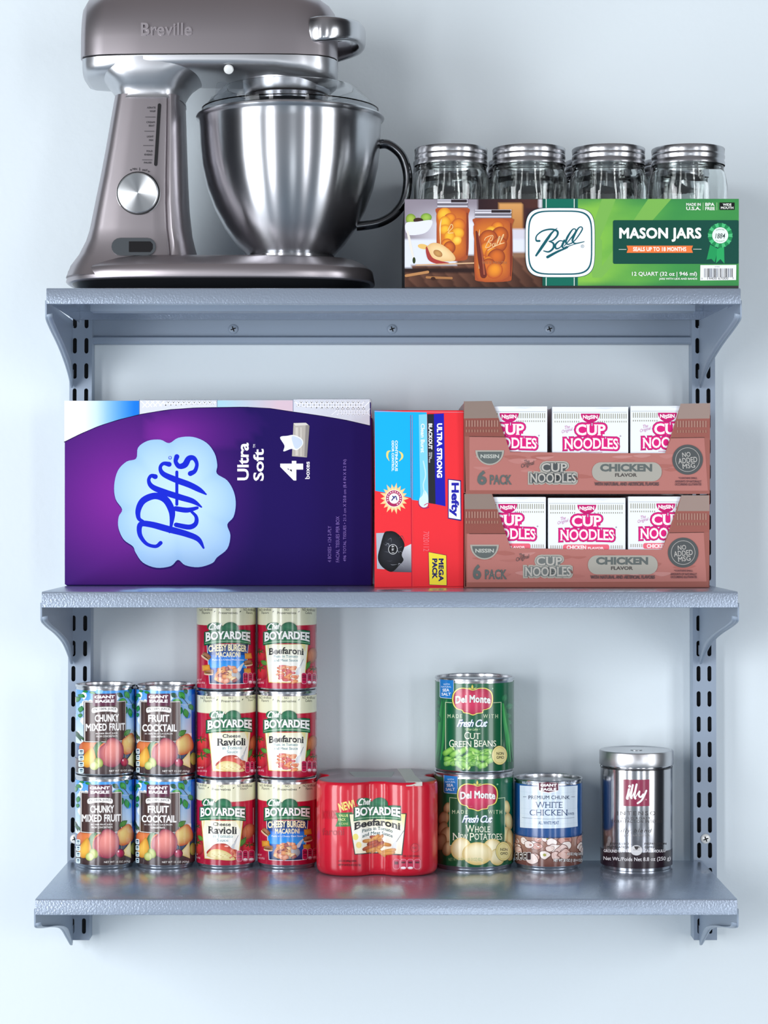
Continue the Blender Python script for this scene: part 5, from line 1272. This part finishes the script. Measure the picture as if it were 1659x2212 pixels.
    half = lambda cx, cy, a, b: [(cx-a, cy)]+[(cx+a*math.cos(t_), cy+b*math.sin(t_)) for t_ in [PI*k/16 for k in range(17)]]
    A.poly(half(bx, by-18, 184, 190), Lg); A.poly(half(bx, by, 158, 155), G); A.text('NISSIN', bx-118, by+34, bx+120, by+84, '#b9bcb4', bold=.03)
    if not lower: A.text('6', 242, 984, 362, 1172, G, bold=.04); A.text('PACK', 402, 1040, 682, 1168, G, bold=.03, same=True)
    else: A.text('6', 186, 1000, 290, 1196, G, bold=.04); A.text('PACK', 340, 1066, 620, 1194, G, bold=.03, same=True)
    ox, oy = (0, 0) if not lower else (-64, 12)
    A.text('The', 846+ox, 846+oy, 910+ox, 900+oy, '#544c4c', shear=.4, rot=-14); A.text('Original', 800+ox, 880+oy, 980+ox, 946+oy, '#544c4c', shear=.4, rot=-16, same=True)
    for b, c, o_ in ((.2, Lg, 26), (.15, dk if not lower else '#6c7270', 8)):
        A.text('CUP', 1062+ox-o_, 890+oy-o_, 1392+ox+o_, 1004+oy+o_, c, bold=b); A.text('NOODLES', 916+ox-o_, 1020+oy-o_, 1506+ox+o_, 1144+oy+o_, c, bold=b, same=True)
        A.rect(1080+ox, 900+oy, 1370+ox, 990+oy, c, same=True); A.rect(930+ox, 1030+oy, 1490+ox, 1135+oy, c, same=True)
    A.text('CUP', 1062+ox, 890+oy, 1392+ox, 1004+oy, '#b9b6ae', bold=.02, serif=.04); A.text('NOODLES', 916+ox, 1020+oy, 1506+ox, 1144+oy, '#b9b6ae', bold=.02, serif=.04, same=True)
    A.view(*R0); ox, oy = (0, 0) if not lower else (-50, 6)
    A.rrect(106+ox, 850+oy, 968+ox, 1085+oy, 112, Lg); A.text('CHICKEN', 206+ox, 870+oy, 850+ox, 966+oy, G, bold=.055); A.text('FLAVOR', 390+ox, 985+oy, 664+ox, 1030+oy, '#54504c', bold=.05, same=True)
    A.text('WITH NATURAL AND ARTIFICIAL FLAVORS', 136+ox, 1096+oy, 932+ox, 1140+oy, '#5c4648', bold=.04)
    cx_, cy_ = (1287, 818) if not lower else (1232, 822)
    A.ell(cx_, cy_, 188, 186, dk, n=48); A.ell(cx_, cy_, 150, 150, '#b4b0aa', n=48); A.ell(cx_, cy_, 144, 144, dk, n=48)
    A.text('NO', cx_-66, cy_-92, cx_+36, cy_-34, '#b9b6b0', bold=.01, rot=-6); A.text('ADDED', cx_-116, cy_-26, cx_+118, cy_+40, '#b9b6b0', bold=.01, rot=-6, same=True); A.text('MSG', cx_-62, cy_+46, cx_+92, cy_+106, '#b9b6b0', bold=.01, rot=-6, same=True)
    A.text('*CONTAINS SMALL', cx_-110, 1032, cx_+120, 1058, '#6c4448', bold=.03); A.text('AMOUNTS OF NATURALLY', cx_-155, 1072, cx_+170, 1102, '#6c4448', bold=.03, same=True); A.text('OCCURRING GLUTAMATES', cx_-155, 1108, cx_+170, 1138, '#6c4448', bold=.03, same=True)
    A.view(0, 0, 1)
    # white glints where the film is gathered along the bottom edge are left to the film's own crinkles
    A.build('printed_front', M['film2'], r, base=.0003).location = (0, yf, 0)
M['film2'] = print_mat('crinkled_film_print', .38, 0, coat=.12, spec=.35, bump=.25, bscale=42, bdist=.001)
zL1 = P(0, 1066.5, YN)[1]
for lower in (1, 0):
    z0 = ZS2 if lower else zL1+.0004; z1 = zL1 if lower else P(0, 869, YN)[1]
    if lower: out = [(1003, 1067), (1063, 1067), (1103, 1184), (1280, 1187), (1430, 1187), (1472, 1070), (1533, 1070), (1531, 1268), (1007, 1268)]
    else: out = [(1002, 867), (1062, 866), (1102, 976), (1300, 979), (1437, 979), (1471, 872), (1534, 871), (1533, 1067), (1006, 1067)]
    tray(out, z0, z1, '%s brown-red noodle tray reading CHICKEN FLAVOR, %s' % (('lower', 'standing on the middle shelf') if lower else ('upper', 'resting on another such tray')), 1050 if lower else 850, lower)
    cells = [(1014, 1179, 1073), (1184, 1351, 1075), (1357, 1519, 1072)] if lower else [(1017, 1182, 877), (1193, 1357, 878), (1362, 1521, 876)]
    for i, (a, b, c) in enumerate(cells):
        noodle_cup(a, b, c, 1190 if lower else 984, z0+.002, 'white noodle cup carton, %s of three in the %s brown tray' % (('leftmost', 'middle', 'rightmost')[i], 'lower' if lower else 'upper'), lower)

# ------------------------------------------------------------------ printed open carton with twelve glass jars
YJ = -.304; xa, xb = P(875, 0, YJ)[0], P(1595.5, 0, YJ)[0]; zt_ = P(0, 429.5, YJ)[1]; JX = (xa+xb)/2; DJ = .297; zj = ZS1+.0004
r = empty('jar_carton', E(JX, YJ+DJ/2, zj), 'green and dark open carton reading MASON JARS, holding glass jars on the top shelf', 'carton of jars')
t = .0015; w2 = (xb-xa)/2; hh = zt_-zj; bm = bmesh.new()
box(bm, -w2, w2, -DJ/2, -DJ/2+t, 0, hh); box(bm, -w2, w2, DJ/2-t, DJ/2, 0, hh); box(bm, -w2, -w2+t, -DJ/2+t, DJ/2-t, 0, hh); box(bm, w2-t, w2, -DJ/2+t, DJ/2-t, 0, hh); box(bm, -w2+t, w2-t, -DJ/2+t, DJ/2-t, 0, .0012)
obj('carton_tray', bm, mat('dark_carton_side', '#2c2a2c', .5), r, smooth=False)
A = Art(Flat(YJ, JX, zj), 860, 290, 4.3658, gap=.00002)
def scene_px(x_, y_):
    base = mixc('#8f8792', '#e6e6f0', max(0, min(1, (x_-60)/400))*max(0, min(1, (y_-650)/200)))
    if x_ > 740: base = '#d4d2de'
    if y_ > 980: base = '#dfe3ee'
    if 750 < x_ and y_ < 900: base = mixc('#2c1a20', '#4c2c28', (x_-750)/500)
    if 940 < x_ < 1175 and 640 < y_ < 905: base = mixc('#d8a060', '#b87a44', (y_-640)/260)
    if x_ > 1320 and y_ < 700: base = '#d8d4dc'
    if x_ > 1200 and 700 < y_ < 905: base = '#3a2228'
    edge_ = 1250-(x_-60)*.04
    if y_ > edge_ or (x_ > 560 and y_ > 1140): base = mixc('#7a5240', '#3c241c', ((x_*.7+y_*3.1) % 90)/90*.5+(y_-edge_)/400)
    if 1250 < y_ < 1300 and x_ < 720: base = '#2c1a18'
    if x_ > 1080 and 1110 < y_ < 1170: base = '#8c6850'
    return base
A.grid(62, 614, 1362, 1442, 52, 34, scene_px)
A.ell(120, 800, 48, 50, '#a8c050', edge='#6c8c30'); A.ell(265, 785, 52, 40, '#a0c454', edge='#689034'); A.ell(190, 812, 46, 24, '#3c2420')
A.curve([(72, 840), (180, 825), (318, 812), (300, 890), (230, 940), (90, 945)], '#e4e6f0', 4)
A.stroke([(90, 920, 20), (120, 1060, 26), (150, 1200, 18)], 20, '#e8e4da'); A.ell(150, 1190, 14, 30, '#2c3a18'); A.ell(235, 1060, 50, 24, '#e8c070', rot=10)
def pic_jar(x0_, y0_, x1_, y1_, lt):
    W_ = x1_-x0_
    A.poly(catmull([(x0_+8, y0_+10), (x1_-8, y0_+10), (x1_, y0_+90), (x1_+4, (y0_+y1_)/2), (x1_-2, y1_-60), (x1_-40, y1_), (x0_+40, y1_), (x0_+2, y1_-60), (x0_-4, (y0_+y1_)/2), (x0_, y0_+90)], 4, True), '#a8502c')
    A.shade(catmull([(x0_+14, y0_+40), (x1_-30, y0_+40), (x1_-30, (y0_+y1_)/2), (x1_-40, y1_-40), (x0_+40, y1_-14), (x0_+8, (y0_+y1_)/2)], 4, True), '#e8892e', '#b4562c', x0_+W_*.4, (y0_+y1_)/2)
    rr = random.Random(int(x0_))
    for i in range(11):
        a = x0_+W_*rr.uniform(.2, .75); b = y0_+(y1_-y0_)*(.16+.74*i/11); s_ = W_*rr.uniform(.14, .26); c, c2 = rr.choice([('#f6c23c', '#d87a24'), ('#f0982e', '#b8502a'), ('#fbd858', '#e8922c'), ('#d8702c', '#8c3a24')])
        A.ell(a, b, s_, s_*1.1, c, rot=rr.uniform(0, 90), edge=c2, hx=-.2, hy=-.2)
    A.stroke([(x0_+W_*.14, y0_+120, 4), (x0_+W_*.1, y0_+(y1_-y0_)*.4, 12), (x0_+W_*.12, y1_-120, 4)], 8, '#f8d8a8')
    A.stroke([(x1_-12, y0_+60, 8), (x1_-8, (y0_+y1_)/2, 16), (x1_-14, y1_-50, 8)], 10, '#7c3428')
    A.rect(x0_+6, y0_-70, x1_-8, y0_+10, '#8d8a94')
    for k, c in ((0, '#c8c6d0'), (22, '#e4e2ea'), (44, '#6c6872'), (60, '#d4d2da')): A.rect(x0_+4, y0_-70+k, x1_-6, y0_-70+k+12, c, same=k > 0)
    A.rect(x0_+W_*.45, y0_-66, x1_-14, y0_-40, '#2c2428')
pic_jar(366, 684, 662, 1190, 0)
A.stroke([(470, 910), (500, 850), (515, 880), (470, 930), (520, 930)], 7, '#f4cf8a')
A.shade(catmull([(275, 1060), (330, 1025), (420, 1045), (520, 1130), (535, 1190), (440, 1200), (340, 1190), (280, 1120)], 4, True), '#f6d9a4', '#e2b87c', 400, 1110); A.curve([(270, 1060), (262, 1110), (290, 1190), (380, 1225), (480, 1215), (400, 1195), (320, 1160)], '#a83c38', 4); A.ell(375, 1125, 46, 30, '#c89a5c', rot=30, edge='#a87444')
A.stroke([(75, 1335), (280, 1300)], 26, '#b88454', k=1); A.stroke([(270, 1350), (505, 1358)], 22, '#a87448', k=1); A.stroke([(170, 1235), (715, 1215)], 12, '#d8b088', k=1); A.ell(330, 1362, 22, 16, '#3c2018')
pic_jar(720, 782, 1074, 1388, 1)
A.stroke([(738, 920, 16), (770, 1120, 50), (805, 1330, 60)], 40, '#6c2c22'); A.stroke([(752, 930, 6), (790, 1120, 14), (812, 1320, 16)], 10, '#a4553c')
for pts in ([(822, 1070), (850, 1010), (880, 965)], [(815, 1000), (830, 975), (890, 955), (885, 1000), (850, 1015), (875, 1035), (860, 1065), (830, 1070)], [(900, 1030), (885, 1050), (905, 1060), (915, 1025), (915, 1058)], [(925, 1050), (960, 975), (950, 970), (930, 1040), (945, 1045)], [(955, 1035), (995, 955), (985, 955), (962, 1025), (980, 1030)], [(845, 1095), (930, 1050), (1000, 1025)]): A.stroke(pts, 7, '#f0c48c')
A.text('WIDE MOUTH', 790, 1200, 1020, 1226, '#b87850')
A.view(0, 0, 1); top_, bot_ = 430, 617.5
A.grid(1248, top_, 1595.5, bot_, 40, 18, lambda x_, y_: mixc(mixc('#84c04a', '#3f944a', (x_-1290)/170), '#2f7c48', max(0, (450-y_)/40)+max(0, (y_-605)/22)+.25*math.sin(x_*.05+y_*.09)*.6))
for pts in ([(1300, 430), (1330, 430), (1262, 600), (1255, 560)], [(1400, 430), (1450, 430), (1300, 600), (1290, 590)], [(1255, 470), (1300, 520), (1300, 600), (1280, 600)]): A.poly(pts, '#7ab552')
A.rect(1171.5, top_, 1248, bot_, '#0a6a58')
for a in (1171.5, 1240): A.rect(a, top_, a+5.5, bot_, '#0c5648', same=a > 1200)
for a in (1179, 1239.5): A.rect(a-.2, top_, a+1.4, bot_, '#e6f0e8', same=a > 1200)
A.poly(sellipse(1209.7, 524.5, 75.5, 75.5, 64, 4.6), '#0c4a50'); A.poly(sellipse(1209.7, 524.5, 74.5, 74.5, 64, 4.6), '#f5f6fa'); A.poly(sellipse(1209.7, 524.5, 69.5, 69.5, 64, 4.6), '#0e5a64'); A.poly(sellipse(1209.7, 524.5, 66.5, 66.5, 64, 4.6), '#f2f4f9')
A.view(860, 290, 4.3658); Tl = '#0e5a64'
A.stroke([(1300, 1146, 18), (1345, 1080, 26), (1410, 985, 26), (1450, 930, 18), (1498, 888, 6)], 24, Tl)
A.stroke([(1332, 1008, 20), (1302, 1004, 16), (1305, 960, 12), (1360, 915, 14), (1440, 898, 16), (1498, 915, 20), (1500, 955, 18), (1460, 1000, 14), (1420, 1012, 8)], 16, Tl)
A.stroke([(1420, 1012, 8), (1462, 1030, 18), (1462, 1075, 20), (1420, 1110, 16), (1372, 1102, 10)], 16, Tl)
A.stroke([(1552, 1010, 10), (1520, 1008, 12), (1482, 1045, 18), (1490, 1080, 16), (1530, 1065, 10), (1562, 1005, 10)], 14, Tl); A.stroke([(1566, 1004, 20), (1546, 1055, 20), (1562, 1074, 12), (1590, 1058, 8)], 14, Tl)
k = 4.3658/4.1475
def rl(x_, y_, w_=10): return ((1220-860)*4.3658+x_*k, y_*k, w_)
A.stroke([rl(-8, 1005, 8), rl(40, 950, 10), rl(92, 880, 12), rl(92, 852, 10), rl(66, 858, 12), rl(25, 920, 20), rl(8, 970, 18), rl(30, 988, 12), rl(60, 975, 8)], 12, Tl)
A.stroke([rl(56, 982, 8), rl(100, 940, 10), rl(152, 862, 12), rl(150, 834, 10), rl(122, 842, 12), rl(84, 905, 20), rl(68, 958, 18), rl(96, 980, 12), rl(172, 964, 8)], 12, Tl)
A.stroke([(1408, 1160, 26), (1500, 1110, 20), (1590, 1072, 14), rl(40, 1002, 8), rl(172, 962, 4)], 14, Tl)
A.view(1220, 290, 4.1475)
A.ell(157, 1005, 14, 14, Tl); A.ell(157, 1005, 11, 11, '#f2f4f9'); A.text('R', 151, 998, 163, 1012, Tl)
A.rrect(430, 772, 1556, 1163, 16, '#0a4a3e')
A.text('MASON JARS', 486, 838, 1222, 966, '#f6f8f4', bold=.04)
A.poly([(552, 1000), (1146, 1000), (1134, 1030), (1146, 1064), (552, 1064), (564, 1032)], '#f07a3c'); A.text('SEALS UP TO 18 MONTHS', 610, 1012, 1086, 1050, '#fbeee4', bold=.04)
A.rect(482, 1032, 550, 1036, '#e8ece4'); A.rect(1148, 1030, 1222, 1034, '#e8ece4', same=True)
Wh = '#eef4ea'
A.text('MADE IN', 1086, 618, 1216, 644, Wh, bold=.03); A.text('U.S.A.', 1086, 652, 1216, 682, Wh, bold=.03, same=True); A.text('BPA', 1256, 616, 1340, 646, Wh, bold=.03, same=True); A.text('FREE', 1256, 654, 1342, 682, Wh, bold=.03, same=True); A.rect(1234, 614, 1239, 682, '#a8d49c', same=True); A.rect(1358, 614, 1363, 682, '#a8d49c', same=True)
A.rect(1384, 614, 1518, 680, '#0c0e10'); A.text('WIDE', 1414, 622, 1490, 644, Wh, bold=.03); A.text('MOUTH', 1396, 650, 1508, 672, Wh, bold=.03, same=True)
A.poly([(1300, 990), (1372, 1030), (1340, 1150), (1312, 1118), (1268, 1126)], '#1f9a58'); A.poly([(1362, 1030), (1424, 1000), (1428, 1162), (1392, 1120), (1352, 1158)], '#28a860')
for i in range(20):
    t = 2*PI*i/20; c = ('#4cc07c', '#1c8a50')[i % 2]; a, b = 1390+72*math.cos(t), 908+72*math.sin(t)
    A.poly([(1390+R_*math.cos(t+d_), 908+R_*math.sin(t+d_)) for R_, d_ in ((60, -.17), (113, -.15), (108, .0), (113, .15), (60, .17))], c, same=i > 0)
A.ell(1390, 908, 76, 76, '#1c8a50', n=40); A.ell(1390, 908, 72, 72, '#e8f2ea', n=40); A.text('1884', 1345, 890, 1434, 936, '#1c3c3c', shear=.2, bold=.01); A.text('GUARANTEED', 1352, 856, 1428, 868, '#3c7c5c', bend=8); A.text('FOR QUALITY', 1350, 948, 1428, 960, '#3c7c5c', bend=-8, same=True)
A.text('12 QUART (32 oz | 946 ml)', 600, 1234, 1182, 1280, Wh, bold=.02); A.text('JARS WITH LIDS AND BANDS', 842, 1288, 1184, 1310, Wh, bold=.03, same=True)
A.poly([(1212, 1174), (1534, 1172), (1532, 1308), (1210, 1312)], '#eef0f0')
rr = random.Random(8); X_ = 1246; f = True
while X_ < 1500:
    w_ = rr.choice([3, 4, 6, 8]); A.rect(X_, 1204, min(X_+w_, 1502), 1284, rr.choice(['#3c3a44', '#6c7484', '#23222a']), same=not f); f = False; X_ += w_+rr.choice([4, 6, 8])
A.text('14400 67000', 1275, 1282, 1462, 1304, '#3a3c44'); A.text('67000', 1342, 1184, 1384, 1194, '#8a8c90', same=True); A.text('0', 1220, 1288, 1232, 1302, '#6a6c74', same=True); A.text('8', 1500, 1284, 1510, 1298, '#6a6c74', same=True)
A.build('printed_front', M['carton'], r, base=.0003).location = (0, -DJ/2, 0)

RJ = .0462
M['band'] = mat('zinc_jar_band', '#b9babd', .26, 1.0)
r0 = empty('mason_jar', (0, 0, 0), 'clear glass jar', 'glass jar', 'glass jars in the carton')
HJ = .1690; nb = HJ-.021
bm = bmesh.new()
outer = [(0, .002), (.030, .002), (.036, 0), (.042, .003), (.0445, .009), (.0455, .03), (RJ, .06), (RJ, .105), (.0462, .122), (.0455, .131), (.0435, .139), (.0420, .1435), (.0425, .146), (.0418, .1475), (.0424, .1495), (.0405, .152), (.0405, HJ-.002)]
inner = [(.0375, HJ-.002), (.0378, .150), (.0392, .142), (.0418, .134), (.0428, .122), (.0428, .06), (.0418, .02), (.037, .0075), (0, .006)]
lathe(bm, outer+inner, 64)
for v in bm.verts:                                       # gently squared body, as pressed jars are
    rr_ = math.hypot(v.co.x, v.co.y)
    if rr_ > .03 and .02 < v.co.z < .130:
        a = math.atan2(v.co.y, v.co.x); k = 1-.012*math.cos(8*a)*min(1, (.130-v.co.z)/.01); v.co.x *= k; v.co.y *= k
gl = obj('glass_body', bm, M['glass'], r0, angle=60)
bm = bmesh.new(); n = 120; rings = []
for rr_, z in ((.0431, nb+.0012), (.0434, nb+.0002), (.0434, nb+.004), (.0426, nb+.0055), (.0426, nb+.0075), (.0433, nb+.009), (.0433, nb+.0115), (.0427, nb+.013), (.0430, nb+.0145), (.0430, nb+.0195), (.0424, nb+.0208), (.0395, nb+.0212), (.0365, nb+.0208)):
    kn = z > nb+.0140 and rr_ > .042
    rings.append([((rr_+(.00035*(i % 2) if kn and z > nb+.016 else 0))*math.cos(2*PI*i/n), (rr_+(.00035*(i % 2) if kn and z > nb+.016 else 0))*math.sin(2*PI*i/n), z) for i in range(n)])
rings.append([(a*.98, b*.98, nb+.0195) for a, b, c in rings[-1]])
loft(bm, rings, cap0=False); obj('screw_band', bm, M['band'], r0, angle=30)
bm = bmesh.new(); lathe(bm, [(.0412, nb+.003), (.0412, nb+.018), (.0405, nb+.0183), (.0405, nb+.003)], 48, close=True); 
bm2 = bmesh.new(); lathe(bm2, [(0, nb+.0192), (.0360, nb+.0192), (.0362, nb+.0200), (.030, nb+.0202), (0, nb+.0204)], 48); bm.free(); obj('flat_lid', bm2, M['tin'], r0)
pos = [(row, c) for row in range(3) for c in range(4)]
names = ['leftmost jar', 'second jar from left', 'third jar from left', 'rightmost jar']
for i, (row, c) in enumerate(pos):
    y = YJ+.0525+row*.0950; px = (972.5, 1145, 1315, 1488)[c]; x = P(px, 0, YJ+.0525)[0]
    x = JX+(c-1.5)*.0944+(.003 if c == 0 else .001)
    lb = '%s, %s row of clear glass jars in the green carton' % (names[c], ('front', 'middle', 'back')[row])
    o = r0 if i == 0 else dup(r0, E(x, y, zj+.0014), random.uniform(-.2, .2)); o.location = E(x, y, zj+.0014); o['label'] = lb
